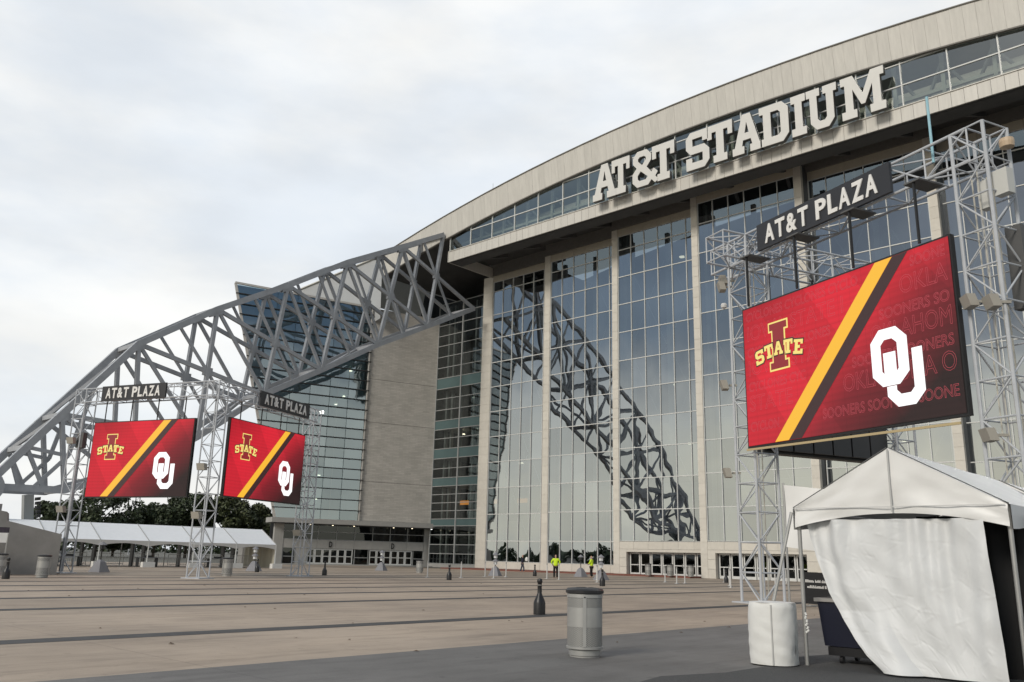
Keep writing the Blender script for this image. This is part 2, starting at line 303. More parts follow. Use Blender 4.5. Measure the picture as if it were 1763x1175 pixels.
def stained(m):          # broad stains, scuffs and hairline saw cuts on top of the slab colour
    t = m.node_tree; b = t.nodes['Principled BSDF']; src = b.inputs['Base Color'].links[0].from_socket
    ge = t.nodes.new('ShaderNodeNewGeometry')
    def nz(sc, st, lo, hi, c0, c1):
        mp = t.nodes.new('ShaderNodeMapping'); t.links.new(ge.outputs['Position'], mp.inputs[0]); mp.inputs['Scale'].default_value = st
        n = t.nodes.new('ShaderNodeTexNoise'); n.inputs['Scale'].default_value = sc; n.inputs['Detail'].default_value = 7; n.inputs['Roughness'].default_value = 0.65; t.links.new(mp.outputs[0], n.inputs[0])
        r = t.nodes.new('ShaderNodeMapRange'); t.links.new(n.outputs[0], r.inputs[0]); r.inputs[1].default_value = lo; r.inputs[2].default_value = hi; r.inputs[3].default_value = c0; r.inputs[4].default_value = c1
        cc = t.nodes.new('ShaderNodeCombineColor'); [t.links.new(r.outputs[0], cc.inputs[i]) for i in range(3)]; return cc.outputs[0]
    def gum():
        vo = t.nodes.new('ShaderNodeTexVoronoi'); vo.inputs['Scale'].default_value = 1.1; t.links.new(ge.outputs['Position'], vo.inputs[0])
        r = t.nodes.new('ShaderNodeMapRange'); t.links.new(vo.outputs['Distance'], r.inputs[0]); r.inputs[1].default_value = .03; r.inputs[2].default_value = .06; r.inputs[3].default_value = .62; r.inputs[4].default_value = 1.0
        sp = t.nodes.new('ShaderNodeSeparateXYZ'); t.links.new(ge.outputs['Position'], sp.inputs[0])
        def joint(ax, step):
            a_ = t.nodes.new('ShaderNodeMath'); a_.operation = 'PINGPONG'; t.links.new(sp.outputs[ax], a_.inputs[0]); a_.inputs[1].default_value = step/2
            j = t.nodes.new('ShaderNodeMapRange'); t.links.new(a_.outputs[0], j.inputs[0]); j.inputs[1].default_value = .008; j.inputs[2].default_value = .014; j.inputs[3].default_value = .72; j.inputs[4].default_value = 1.0; return j.outputs[0]
        ml = t.nodes.new('ShaderNodeMath'); ml.operation = 'MULTIPLY'; t.links.new(r.outputs[0], ml.inputs[0]); t.links.new(joint(1, 6.1), ml.inputs[1])
        cc = t.nodes.new('ShaderNodeCombineColor'); [t.links.new(ml.outputs[0], cc.inputs[i]) for i in range(3)]; return cc.outputs[0]
    for c in (nz(0.16, (1, 1, 1), 0.35, 0.62, 0.74, 1.08), nz(1.1, (2.4, 0.4, 1), 0.30, 0.52, 0.74, 1.02), nz(3.2, (1, 1, 1), 0.32, 0.40, 0.80, 1.0), nz(60, (1, 1, 1), 0.3, 0.7, 0.86, 1.1), gum()):
        x = t.nodes.new('ShaderNodeMix'); x.data_type = 'RGBA'; x.blend_type = 'MULTIPLY'; x.inputs[0].default_value = 1
        t.links.new(src, x.inputs[6]); t.links.new(c, x.inputs[7]); src = x.outputs[2]
    t.links.new(src, b.inputs['Base Color'])
stained(M_PLAZA); stained(M_STRIP)
sheet('ground', -2500, 2500, -2500, 2500, -0.03, M_FAR, 'flat open ground reaching the horizon')
sheet('plaza', -96, -11, -70, 73, 0.0, M_PLAZA, 'tan concrete plaza paving with dark bands')
sheet('paving_strip', -11, -5.9, -70, 73, 0.0, M_STRIP, 'grey concrete strip beside the tan paving')
sheet('entrance_pavement', -43.0, -11, 73, 80, 0.0, M_PLAZA, 'tan paving in front of the glass doors')
# asphalt with a ragged edge
a = MB(); ys = [(-70 + i*1.1) for i in range(131)]
ex = [-6.55 + 0.16*math.sin(y*1.7) + 0.1*math.sin(y*4.1) + random.uniform(-.05, .05) for y in ys]
for i in range(130): a.quad((ex[i], ys[i], .006), (60, ys[i], .006), (60, ys[i+1], .006), (ex[i+1], ys[i+1], .006))
tag(a.build('asphalt', M_ASPH), 'dark rough asphalt in the near corner', None, None, 'structure')
for x, w in ((-15.6, .64), (-23.3, .64), (-28.2, .62), (-32.6, .62), (-37.0, .62), (-41.4, .62), (-45.8, .62), (-50.2, .62), (-54.6, .62), (-59.0, .62)):
    sheet('paving_band', x-w/2, x+w/2, -70, 71, 0.004, M_BAND, 'dark charcoal paving band across the plaza')
leaf = MB()
for i in range(60):
    x, y = random.uniform(-40, -7.5), random.uniform(4, 40); s = random.uniform(.03, .07); r = random.uniform(0, 6)
    c, d = math.cos(r)*s, math.sin(r)*s
    leaf.quad((x-c, y-d, .012), (x+d*.5, y-c*.5, .03), (x+c, y+d, .014), (x-d*.5, y+c*.5, .02))
tag(leaf.build('leaf_litter', mat('dry_leaf', (0.09, 0.06, 0.035), 0.8)), 'dry leaves and bits scattered over the paving', 'leaves', None, 'stuff')

# ------------------------------------------------------------------ the stadium
CX = -37.4
ST = tag(empty('stadium', (CX, 73.6, 0)), 'stadium with a glass end wall under an arched beige roof edge', 'stadium')
PW, PH = 1.777, 3.22
ROWS = [3.38 + PH*k for k in range(11)]            # transom heights
BAYS = [  # x0, y, top, bottom, columns left/right (x0,x1), individual panes
    (-75.7, 77.2, 36.9, 0.95, (-77.4, -75.7), None, False),
    (-64.7, 76.0, 37.0, 0.95, (-65.6, -64.7), (-54.04, -53.3), True),
    (-53.77, 74.8, 37.25, 3.4, (-54.52, -53.77), (-43.1, -42.4), True),
    (-42.72, 73.6, 37.9, 3.4, (-43.44, -42.72), (-32.06, -31.34), True),
    (-31.26, 74.8, 37.5, 3.4, None, (-20.6, -19.86), True),
    (-20.1, 76.0, 37.3, 3.4, None, (-9.44, -8.7), False),
    (-8.9, 77.2, 36.9, 0.95, None, (1.76, 2.6), False)]
pane_cache = {}
def pane_mesh(w, h, m):
    k = (round(w, 3), round(h, 3), m.name)
    if k not in pane_cache: pane_cache[k] = MB().quad((0, 0, 0), (w, 0, 0), (w, 0, h), (0, 0, h)).mesh('glass_pane', m)
    return pane_cache[k]
rest = MB(); brace_n = 0
for bi, (x0, y, top, bot, cl_, cr_, indiv) in enumerate(BAYS):
    x1 = x0 + 6*PW; zs = [bot] + [z for z in ROWS if bot+.3 < z < top-.3] + [top]
    fr = MB()
    for i in range(7):
        xx = x0+i*PW; xx = min(max(xx, x0+.05), x1-.05)
        fr.box(xx-.034, xx+.034, y+.02, y+.20, bot, top)
    for z in zs: fr.box(x0, x1, y+.045, y+.19, z-.042 if z > bot else z, z+.042 if z < top else z)
    frame = fr.build('curtain_wall_frame', M_WHITE_AL, ST)
    for i in range(6):
        for a_, b_ in zip(zs, zs[1:]):
            px0, w, h = x0+i*PW+.03, PW-.06, b_-a_-.08
            if indiv: link('glass_pane', pane_mesh(w, h, M_GLASS), frame, (px0, y+.12, a_+.04))
            else: rest.quad((px0, y+.12, a_+.04), (px0+w, y+.12, a_+.04), (px0+w, y+.12, a_+.04+h), (px0, y+.12, a_+.04+h))
    # header panels above the glass
    for i in range(6):
        MB().box(x0+i*PW+.012, x0+(i+1)*PW-.012, y+.03, y+.35, top+.015, top+.85).build('header_panel', M_HEAD, ST)
    MB().box(x0-.7, x1+.7, y-.12, y+1.3, top+.88, 39.75).build('header_beam', mat('grey_header', (0.17, 0.165, 0.155), 0.7, vary=.2), ST)
    # piers either side, clad in stone blocks
    for c, vis in ((cl_, True), (cr_, bi in (3, 4))):
        if not c: continue
        core = MB().box(c[0]+.04, c[1]-.04, y-.03, y+1.35, 0.02, top+.86).build('pier', M_CONC_W if not vis else M_STONE, ST)
        nb = 35; hh = (top+.86)/nb
        if vis:
            key = ('blk', round(c[1]-c[0], 2), round(hh, 3))
            if key not in pane_cache:
                w = c[1]-c[0]; pane_cache[key] = MB().box(0, w, 0, .45, .012, hh-.012).mesh('stone_block', M_STONE)
            for k in range(nb): link('stone_block', pane_cache[key], core, (c[0], y-.06+random.uniform(-.006, .006), k*hh))
            # dark return face towards the next, set-back bay
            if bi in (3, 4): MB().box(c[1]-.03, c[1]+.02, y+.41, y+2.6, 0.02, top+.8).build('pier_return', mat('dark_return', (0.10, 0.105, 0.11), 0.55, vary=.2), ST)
        else: MB().box(c[0], c[1], y-.06, y+.4, 0.01, top+.86).build('pier_face', M_STONE, ST)
    # inside: X braces, posts and edge of a gallery
    ib = MB()
    for k, z in enumerate((4.2, 14.2, 24.2)):
        for s in (0, 1):
            xa = x0 + (0.6 if s == 0 else 5.6); xb = xa + 4.6
            ib.tube((xa, y+1.6, z), (xb, y+1.6, z+9.6), .055, 5); ib.tube((xb, y+1.7, z), (xa, y+1.7, z+9.6), .055, 5)
    for i in (0.35, 3, 5.7): ib.box(x0+i*PW-.22, x0+i*PW+.22, y+1.9, y+2.3, 0.1, 37)
    ib.build('interior_bracing', mat('interior_white_steel', (0.52, 0.53, 0.52), 0.5), ST)
tag(rest.build('glass_panes', M_GLASS, ST), None, None, None, 'stuff')

# plinth below the two left bays: stone panels
for x0, y, n in ((-75.7, 77.2, 6), (-64.7, 76.0, 6)):
    for i in range(n):
        MB().box(x0+i*PW+.01, x0+(i+1)*PW-.01, y-.02, y+.3, .0, .93).build('plinth_panel', M_STONE, ST)
tag(MB().box(-77.6, -43.5, 71.6, 71.9, 0.0, 0.13).box(-77.6, -43.5, 71.9, 77.1, 0.0, 0.135).build('kerb', M_RED_KERB), 'low kerb with red-brown paint along the glass wall', None, None, 'structure')
# entrance walls with door recesses (bays 3-6)
def door(o, r, n, w, h, parent):          # leaf: o bottom-left, r right, n outward
    r, n = Vector(r), Vector(n); u = Vector((0, 0, 1)); o = Vector(o); t = .055
    f = MB()
    f.obox(o, r*.12, n*t, u*h).obox(o+r*(w-.12), r*.12, n*t, u*h).obox(o+r*.12, r*(w-.24), n*t, u*.26).obox(o+r*.12+u*(h-.14), r*(w-.24), n*t, u*.14).obox(o+r*.12+u*1.0, r*(w-.24), n*t, u*.09)
    d = f.build('door', M_WHITE_AL, parent)
    g = MB(); e_ = o+n*.02
    g.quad(e_+r*.12+u*.26, e_+r*(w-.12)+u*.26, e_+r*(w-.12)+u*1.0, e_+r*.12+u*1.0).quad(e_+r*.12+u*1.09, e_+r*(w-.12)+u*1.09, e_+r*(w-.12)+u*(h-.14), e_+r*.12+u*(h-.14))
    g.build('door_glass', M_GLASSD, d)
    MB().tube(o+r*(w-.2)+n*.12+u*.85, o+r*(w-.2)+n*.12+u*1.25, .018, 6).build('handle', M_CAN, d)
for x0, y, ax0, ax1 in ((-53.77, 74.8, -52.9, -43.7), (-42.72, 73.6, -41.9, -33.0), (-31.26, 74.8, -30.4, -21.6), (-20.1, 76.0, -19.2, -10.3)):
    x1 = x0+6*PW
    for i in range(6):       # panel course under the sill
        MB().box(x0+i*PW+.01, x0+(i+1)*PW-.01, y-.03, y+.35, 2.62, 3.36).build('wall_panel', M_STONE, ST)
    for xa, xb in ((x0, ax0), (ax1, x1)):
        for za, zb in ((.01, .85), (.87, 1.72), (1.74, 2.60)): MB().box(xa+.005, xb-.005, y-.03, y+.35, za, zb).build('wall_panel', M_STONE, ST)
    MB().box(ax0, ax1, y-.03, y+.35, 2.33, 2.60).build('door_lintel', M_STONE, ST)
    nd_ = 7; w = (ax1-ax0)/nd_
    for i in range(nd_):
        door((ax0+i*w+.04, y+.62, .02), (1, 0, 0), (0, -1, 0), w-.08, 2.28, ST)
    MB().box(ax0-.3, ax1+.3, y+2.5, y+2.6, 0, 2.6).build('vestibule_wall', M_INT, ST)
    MB().box(ax0, ax1, y+.37, y+.9, 2.335, 2.45).build('recess_ceiling', M_SOFF, ST)
    for xx in (ax0-.02, ax1+.002): MB().box(xx, xx+.018, y+.36, y+.9, 0, 2.33).build('recess_jamb', mat('jamb_grey', (0.25, 0.25, 0.245), 0.6), ST)

# ---- stair tower glazing beside bay 1
X0, X1, Y0 = -87.2, -77.42, 78.2
z0 = [.5, 1.75, 2.9, 4.15, 5.3, 6.2, 7.25, 8.3, 9.4, 10.5, 11.6, 12.85, 14.2, 15.5, 16.9, 18.15, 19.4, 20.85, 22.4, 23.8, 25.3, 26.8, 28.35, 29.95, 31.4, 32.9, 34.4, 36]
span = {(5.3, 6.2), (10.5, 11.6), (14.2, 15.5), (18.15, 19.4), (23.8, 25.3)}
fr = MB()
for z in z0: fr.box(X0, X1, Y0-.02, Y0+.12, z-.045, z+.045)
for xx, w in ((X0+.06, .06), (-82.3, .11), (X1-.06, .06)): fr.box(xx-w, xx+w, Y0-.06, Y0+.14, 0.4, 36)
f0 = fr.build('stair_glazing_frame', M_STEEL if False else mat('grey_aluminium', (0.30, 0.31, 0.31), 0.5), ST)
sp = mat('teal_spandrel', (0, 0, 0))
for a_, b_ in zip(z0, z0[1:]):
    for xa, xb in ((X0+.1, -82.42), (-82.18, X1-.1)):
        if (a_, b_) in span:
            MB().quad((xa, Y0+.04, a_+.05), (xb, Y0+.04, a_+.05), (xb, Y0+.04, b_-.05), (xa, Y0+.04, b_-.05)).build('spandrel_panel', M_SPAN, f0)
        else: link('stair_pane', pane_mesh(xb-xa, b_-a_-.1, M_GLASS0), f0, (xa, Y0+.05, a_+.05))
MB().box(X0, X1, Y0-.05, Y0+.4, 0, .44).build('plinth', M_ENTR, ST)
it = MB()
for a_, b_ in span: it.box(X0, X1, Y0+.3, 86, a_+.1, b_-.1)
for xx in (-86.3, -85.2, -83.4, -80.9, -79.8, -78.6): it.box(xx-.16, xx+.16, Y0+1.2, Y0+1.6, 0, 36)
it.build('stair_floors', M_INTL, ST)
for xa, xb in ((-84.9, -83.1), (-79.6, -77.8), (-74.2, -72.2)): MB().box(xa, xb, Y0+3.0, Y0+3.1, 8.2, 8.75).build('interior_light_strip', M_ORANGE, ST)
for p in ((-83.9, 80.5, 17.6), (-72.6, 80, 13.0), (-47.2, 78.5, 13.5), (-45.2, 79, 21), (-47.3, 78, 34.2), (-39.5, 77, 20.5), (-38.2, 77, 22.5), (-25.5, 78.5, 12.2), (-49.6, 79, 20.2)):
    MB().lathe([(.3, 0), (.3, .12)], 10, p).build('interior_lamp', M_LIT, ST)

# ---- dark interior volume behind the glass
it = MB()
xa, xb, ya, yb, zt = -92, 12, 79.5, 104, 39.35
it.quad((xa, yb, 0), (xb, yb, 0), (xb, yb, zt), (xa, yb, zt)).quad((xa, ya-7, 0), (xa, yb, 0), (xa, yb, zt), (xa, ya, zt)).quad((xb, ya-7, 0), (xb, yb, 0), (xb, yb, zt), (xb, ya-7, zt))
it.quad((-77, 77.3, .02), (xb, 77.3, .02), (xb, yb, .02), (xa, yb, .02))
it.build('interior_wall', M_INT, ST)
it = MB()
for z, yy in ((9.6, 88), (17.4, 91), (26, 95)): it.box(-76, xb, yy, yb-.1, z, z+.9)
for i in range(12): it.box(-74+i*7.2, -73.3+i*7.2, 90, 90.7, 0.1, 39)
it.build('interior_galleries', mat('gallery_grey', (0.32, 0.32, 0.31), 0.8), ST)

# ---- straight lower fascia, clerestory band, arched roof fascia
YF = 69.0; XL, XR = -75.75, 0.95
arch_t = lambda x: 46.9 - .00215*(x-CX-0.1)**2
arch_b = lambda x: 43.98 - .00217*(x-CX+.2)**2
n = 79; w = (XR-XL)/n
for i in range(n): MB().box(XL+i*w+.012, XL+(i+1)*w-.012, YF+random.uniform(-.006, .006), YF+.12, 37.5, 38.84).build('lower_fascia_panel', M_FASC, ST)
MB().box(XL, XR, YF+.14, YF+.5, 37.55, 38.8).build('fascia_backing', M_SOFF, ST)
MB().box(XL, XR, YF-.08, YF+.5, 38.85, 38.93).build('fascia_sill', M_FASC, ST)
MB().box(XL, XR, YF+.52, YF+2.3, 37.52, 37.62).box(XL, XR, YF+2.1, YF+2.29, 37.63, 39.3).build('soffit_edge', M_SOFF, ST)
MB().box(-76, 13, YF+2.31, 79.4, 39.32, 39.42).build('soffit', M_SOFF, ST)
sb = MB()
for yy, r in ((72.0, .16), (72.6, .12), (73.3, .2)): sb.tube((-75.5, yy, 38.9), (XR, yy, 38.9), r, 8)
for i in range(14): sb.bar((-73+i*5.6, YF+1.6, 37.8), (-73+i*5.6+1.4, 75.5, 39.2), .3, .35)
sb.build('soffit_beams', mat('soffit_steel', (0.10, 0.10, 0.10), 0.6), ST)
MB().obox((XL-.12, YF-.02, 37.5), (.1, 0, 0), (0, 9, 0), (0, 0, 1.4)).build('fascia_end_panel', M_FASC, ST)
# clerestory
cw = 3.7; ncol = 21; cf = MB(); cells = []
for i in range(ncol+1):
    x = min(XL+.05+i*cw, XR); t = arch_b(x)
    cf.box(x-.05, x+.05, YF+.1, YF+.28, 38.94, max(t, 39.2))
    if i < ncol:
        xa, xb = XL+.05+i*cw, min(XL+.05+(i+1)*cw, XR)
        lev = [38.95, 40.95, 43.0, 47]
        for k in range(3):
            ta, tb = min(lev[k+1], arch_b(xa)), min(lev[k+1], arch_b(xb))
            if max(ta, tb) <= lev[k]+.15: continue
            cells.append((xa+.05, xb-.05, lev[k]+.03, max(ta, lev[k]+.05)-.03, max(tb, lev[k]+.05)-.03))
            if k < 2 and min(ta, tb) >= lev[k+1]: cf.box(xa+.05, xb-.05, YF+.12, YF+.27, lev[k+1]-.05, lev[k+1]+.05)
cf.box(XL, XR, YF+.13, YF+.26, 38.935, 39.0)
cfo = cf.build('clerestory_frame', M_WHITE_AL, ST)
for xa, xb, za, zb, zc in cells: MB().quad((xa, YF+.2, za), (xb, YF+.2, za), (xb, YF+.2, zc), (xa, YF+.2, zb)).build('clerestory_pane', M_GLASSC, cfo)
ci = MB().box(XL+.3, XR, 75.8, 76, 39.5, 43.8)
ci.build('clerestory_back_wall', mat('clerestory_back', (0.36, 0.37, 0.33), 0.8, vary=.2, vscale=.3), ST)
ci = MB()
for i in range(19):
    x = -72 + i*3.9
    h = arch_b(x)
    ci.bar((x, 71, 39.5), (x, 71, h+.6), .3, .3); ci.bar((x, 71.6, h), (x+1.9, 72.4, 40), .22, .22); ci.bar((x+3.8, 71.6, h), (x+1.9, 72.4, 40), .22, .22)
ci.box(XL+.4, XR, 70.9, 71.2, 40.3, 40.6)
ci.build('clerestory_struts', mat('strut_grey', (0.45, 0.46, 0.44), 0.6), ST)
MB().quad((XL, YF+.1, 38.95), (XL, YF+7, 38.95), (XL, YF+7, 40.9), (XL, YF+.1, 40.9)).build('clerestory_end_glass', M_GLASSC, ST)
# roof fascia panels
xs = [-88.6 + i*.97 for i in range(int((10+88.6)/.97)+1)]
for xa, xb in zip(xs, xs[1:]):
    m_ = MB(); a, b = xa+.005, xb-.005; yv = YF-.55+random.uniform(-.008, .008)
    za, zb, zc, zd = arch_b(a), arch_b(b), arch_t(b), arch_t(a); i = 0
    m_.v = [(a, yv+.35, za), (b, yv+.35, zb), (b, yv, zc), (a, yv, zd), (a, yv+.45, za), (b, yv+.45, zb), (b, yv+.1, zc), (a, yv+.1, zd)]
    m_.f = [(0, 1, 2, 3), (5, 4, 7, 6), (1, 0, 4, 5), (3, 2, 6, 7), (0, 3, 7, 4), (2, 1, 5, 6)]
    m_.build('roof_fascia_panel', M_FASC, ST)
cp = MB()
for xa, xb in zip(xs[::4], xs[4::4]):
    cp.bar((xa, YF-.4, arch_t(xa)+.05), (xb, YF-.4, arch_t(xb)+.05), .5, .1)
    cp.bar((xa, YF-.05, arch_b(xa)-.06), (xb, YF-.05, arch_b(xb)-.06), .3, .1)
cp.build('roof_coping', mat('coping_dark', (0.16, 0.15, 0.135), 0.6), ST)
ro = MB()
for xa, xb in zip(xs[::4], xs[4::4]):
    ro.quad((xa, YF-.2, arch_t(xa)), (xb, YF-.2, arch_t(xb)), (xb, YF+.6, arch_t(xb)), (xa, YF+.6, arch_t(xa))).quad((xa, 72.6, arch_t(xa)), (xb, 72.6, arch_t(xb)), (xb, 90, arch_t(xb)+.6), (xa, 90, arch_t(xa)+.6)).quad((xa, 101, arch_t(xa)+1), (xb, 101, arch_t(xb)+1), (xb, 190, arch_t(xb)+3), (xa, 190, arch_t(xa)+3))  # unseen roof shaped with added gaps that let daylight into clerestory and hall
ro.build('roof', M_FASC_SIDE, ST)
ro = MB()
for xa, xb in zip(xs[::4], xs[4::4]):
    if xa > -74: break
    ro.quad((xa, YF+.1, arch_b(xa)-.02), (xb, YF+.1, arch_b(xb)-.02), (xb, 96, arch_b(xb)-.5), (xa, 96, arch_b(xa)-.5))
ro.quad((-92, 84, 20), (-75, 84, 20), (-75, 84, 42), (-92, 84, 38)).build('roof_soffit', M_SOFF, ST)
# roof edge turning the corner
z1, z2 = arch_t(-88.6), arch_b(-88.6)
MB().quad((-88.65, YF-.5, z1), (-88.65, YF-.2, z2-6), (-112, 71.5, 29), (-112, 71, 41.6)).quad((-88.65, YF-.5, z1), (-112, 71, 41.6), (-112, 160, 45), (-88.65, 160, z1+3)).build('side_roof', M_FASC_SIDE, ST)
MB().bar((-88.65, YF-.6, z1), (-112, 70.9, 41.65), .3, .15).build('side_roof_coping', M_FASC, ST)
MB().tube((-71.2, 72, arch_t(-71.2)), (-71.2, 72, arch_t(-71.2)+3.6), .05, 6, .02).build('lightning_rod', M_STEEL, ST)

# ---- slab letters on the fascia
GL = {
 'T': (9, [[(0,10),(9,10),(9,6.3),(7.2,6.3),(7.2,8),(5.9,8),(5.9,2),(7,2),(7,0),(2,0),(2,2),(3.1,2),(3.1,8),(1.8,8),(1.8,6.3),(0,6.3)]]),
 'A': (10, [[(3.6,10),(6.4,10),(9.2,2),(10,2),(10,0),(5.9,0),(5.9,2),(6.6,2),(6.2,3.3),(3.8,3.3),(3.4,2),(4.1,2),(4.1,0),(0,0),(0,2),(.8,2)], [(4.4,5.2),(5.6,5.2),(5,7.6)]]),
 'S': (8, [[(0,0),(6.3,0),(8,1.7),(8,4.6),(6.3,6.2),(2.4,6.2),(2.4,8),(5.6,8),(5.6,6.9),(7.8,6.9),(7.8,10),(1.6,10),(0,8.4),(0,5.6),(1.6,4),(5.6,4),(5.6,2),(2.2,2),(2.2,3.3),(0,3.3)]]),
 '&': (9.3, [[(1.8,10),(5.2,10),(6.8,8.4),(6.8,6.7),(5.2,5.1),(6.7,3.4),(7.5,4.3),(9,2.9),(8.1,1.9),(9.3,.7),(7.9,0),(6.7,1.1),(5.6,0),(1.6,0),(0,1.6),(0,4),(1.5,5.4),(.2,6.8),(.2,8.4)], [(3.5,6.0),(2.2,7.2),(2.2,7.8),(2.8,8.2),(4.2,8.2),(4.8,7.8),(4.8,7.2)], [(3.0,4.2),(2.0,3.2),(2.0,2.3),(2.6,1.8),(4.7,1.8),(5.3,2.4)]]),
 'D': (8.6, [[(0,10),(6.8,10),(8.6,8.2),(8.6,1.8),(6.8,0),(0,0),(0,2),(1.1,2),(1.1,8),(0,8)], [(3.5,8),(5.5,8),(6.1,7.4),(6.1,2.6),(5.5,2),(3.5,2)]]),
 'I': (4.6, [[(0,10),(4.6,10),(4.6,8),(3.5,8),(3.5,2),(4.6,2),(4.6,0),(0,0),(0,2),(1.1,2),(1.1,8),(0,8)]]),
 'U': (9.4, [[(0,10),(4.3,10),(4.3,8),(3.4,8),(3.4,2.6),(4,2),(5.4,2),(6,2.6),(6,8),(5.1,8),(5.1,10),(9.4,10),(9.4,8),(8.4,8),(8.4,1.8),(6.6,0),(2.8,0),(1,1.8),(1,8),(0,8)]]),
 'M': (12, [[(0,10),(3.6,10),(6,5.4),(8.4,10),(12,10),(12,8),(10.9,8),(10.9,2),(12,2),(12,0),(7.7,0),(7.7,2),(8.6,2),(8.6,6.4),(6.6,2.6),(5.4,2.6),(3.4,6.4),(3.4,2),(4.3,2),(4.3,0),(0,0),(0,2),(1.1,2),(1.1,8),(0,8)]]),
 'E': (7.6, [[(0,10),(7.4,10),(7.4,6.8),(5.6,6.8),(5.6,8),(3.4,8),(3.4,6),(5.2,6),(5.2,4),(3.4,4),(3.4,2),(5.8,2),(5.8,3.3),(7.6,3.3),(7.6,0),(0,0),(0,2),(1.1,2),(1.1,8),(0,8)]])}
def glyph(ch, w, h, depth, m, bevel=0.0, side=None):
    gw, polys = GL[ch]; me = curve_mesh([[(x/gw*w, y/10*h) for x, y in p] for p in polys], depth, 'letter', m, bevel)
    if side:
        me.materials.append(side)
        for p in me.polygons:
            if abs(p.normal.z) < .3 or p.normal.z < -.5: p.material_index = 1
    return me
LET = (('A', -51.9, -48.75), ('T', -49.75+.35, -47.05), ('&', -46.75, -43.5), ('T', -44.32, -41.62), ('S', -40.35, -37.72), ('T', -37.96, -35.22), ('A', -35.32, -32.26), ('D', -32.5, -29.62), ('I', -29.4, -27.98), ('U', -27.95, -25.15), ('M', -24.85, -21.1))
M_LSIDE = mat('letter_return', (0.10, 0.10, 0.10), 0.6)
for ch, xa, xb in LET:
    me = glyph(ch, xb-xa, 4.05, .44, M_LETTER, .035, M_LSIDE)
    o = link('letter', me, ST); at_matrix(o, ST, frame_mat((xa, 68.0, 38.6), (1, 0, 0)))
    gw, polys = GL[ch]

# ---- box truss arch standing out from the corner
TN = [(68.5, 41.2), (62, 37.7), (54.1, 33.5), (46.8, 28.9), (39.2, 24.5), (32, 19.55), (26.4, 12.3), (24.1, 9.3), (22.0, 6.5)]
BN = [(74.4, 32.75), (66.6, 28.7), (59.2, 24.9), (51.8, 20.6), (45.2, 16.9), (38.6, 11.8), (33.0, 8.1), (27.5, 6.05), (22.0, 5.95)]
XF_, XB_ = -76.4, -80.7
def ribbon(mb, P, h, xa, xb):          # mitred box chord along a polyline of (y, z)
    pts = [Vector(p) for p in P]; off = []
    for i, p in enumerate(pts):
        ns = [Vector((-(b-a).y, (b-a).x)).normalized() for a, b in ((pts[i-1], p), (p, pts[i+1] if i+1 < len(pts) else p)) if (b-a).length > 1e-6 and not (i == 0 and a is pts[-1])]
        n_ = sum(ns, Vector((0, 0))).normalized(); off.append(n_*(h/max(.3, n_.dot(ns[0]))))
    i0 = len(mb.v)
    for p, o_ in zip(pts, off):
        for x, s in ((xa, 1), (xb, 1), (xb, -1), (xa, -1)): q = p+o_*s; mb.v.append((x, q.x, q.y))
    for k in range(len(pts)-1):
        a_ = i0+4*k
        mb.f += [(a_+j, a_+(j+1) % 4, a_+4+(j+1) % 4, a_+4+j) for j in range(4)]
    mb.f += [(i0, i0+3, i0+2, i0+1), tuple(i0+4*(len(pts)-1)+j for j in range(4))]
ch = MB()
for X in (XF_, XB_):
    for P, wd in ((TN, .72), (BN, .68)):
        ribbon(ch, P, wd*.41, X-wd*.34, X+wd*.34)
TR = ch.build('arch_truss', M_STEEL, ST)
def member(nm, p, q, w, X, X2=None):
    MB().bar((X, *p), (X if X2 is None else X2, *q), w*.70, w*.86).build(nm, M_STEEL, TR)
def inter(p, q, r, s):
    p, q, r, s = map(lambda a: np.array(a, float), (p, q, r, s)); A = np.array([q-p, r-s]).T; t = np.linalg.solve(A, r-p); return tuple(p+(q-p)*t[0])
mid = lambda a, b: ((a[0]+b[0])/2, (a[1]+b[1])/2)
for X in (XF_, XB_):
    for i in range(6):
        if i < 6: member('strut', TN[i], BN[i+1], .48, X)
        if i >= 1:
            member('post', TN[i], BN[i], .36, X); member('diagonal', TN[i], BN[i-1], .44, X)
            xn = inter(TN[i], BN[i-1], TN[i-1], BN[i])
            member('sub_strut', mid(TN[i], TN[i-1]), xn, .30, X); member('sub_strut', xn, mid(BN[i], BN[i-1]), .30, X)
            MB().box(X-.17, X+.17, xn[0]-.45, xn[0]+.45, xn[1]-.38, xn[1]+.38).build('gusset_plate', M_STEEL, TR)
    member('diagonal', TN[6], BN[5], .44, X); member('strut', TN[6], BN[7], .48, X); member('post', TN[6], BN[6], .38, X)
    H_ = (27.4, 8.9)
    member('strut', TN[7], H_, .34, X); member('diagonal', H_, (25.0, 6.0), .34, X); member('post', TN[7], (25.9, 6.0), .36, X); member('post', (23.2, 8.0), (24.0, 6.0), .3, X)
    member('strut', (26.4, 12.3), (30.6, 12.0), .34, X); member('post', (28.8, 15.4), H_, .36, X)
    for p in TN[1:7]: MB().obox((X-.21, p[0]-.7, p[1]-.95), (.42, 0, 0), (0, 1.2, .5), (0, .1, .7)).build('gusset_plate', M_STEEL, TR)
for P in (TN, BN):
    for k, p in enumerate(P[:-1]):
        MB().bar((XF_-.3, *p), (XB_+.3, *p), .34, .38).build('cross_strut', M_STEEL, TR)
        if k < len(P)-2:
            q = P[k+1]
            if P is TN: MB().bar((XF_-.3, *p), (XB_+.3, *q), .26, .28).build('lacing', M_STEEL, TR)
            if P is BN and k % 2 == 0: MB().bar((XB_+.3, *p), (XF_-.3, *q), .26, .28).build('lacing', M_STEEL, TR)
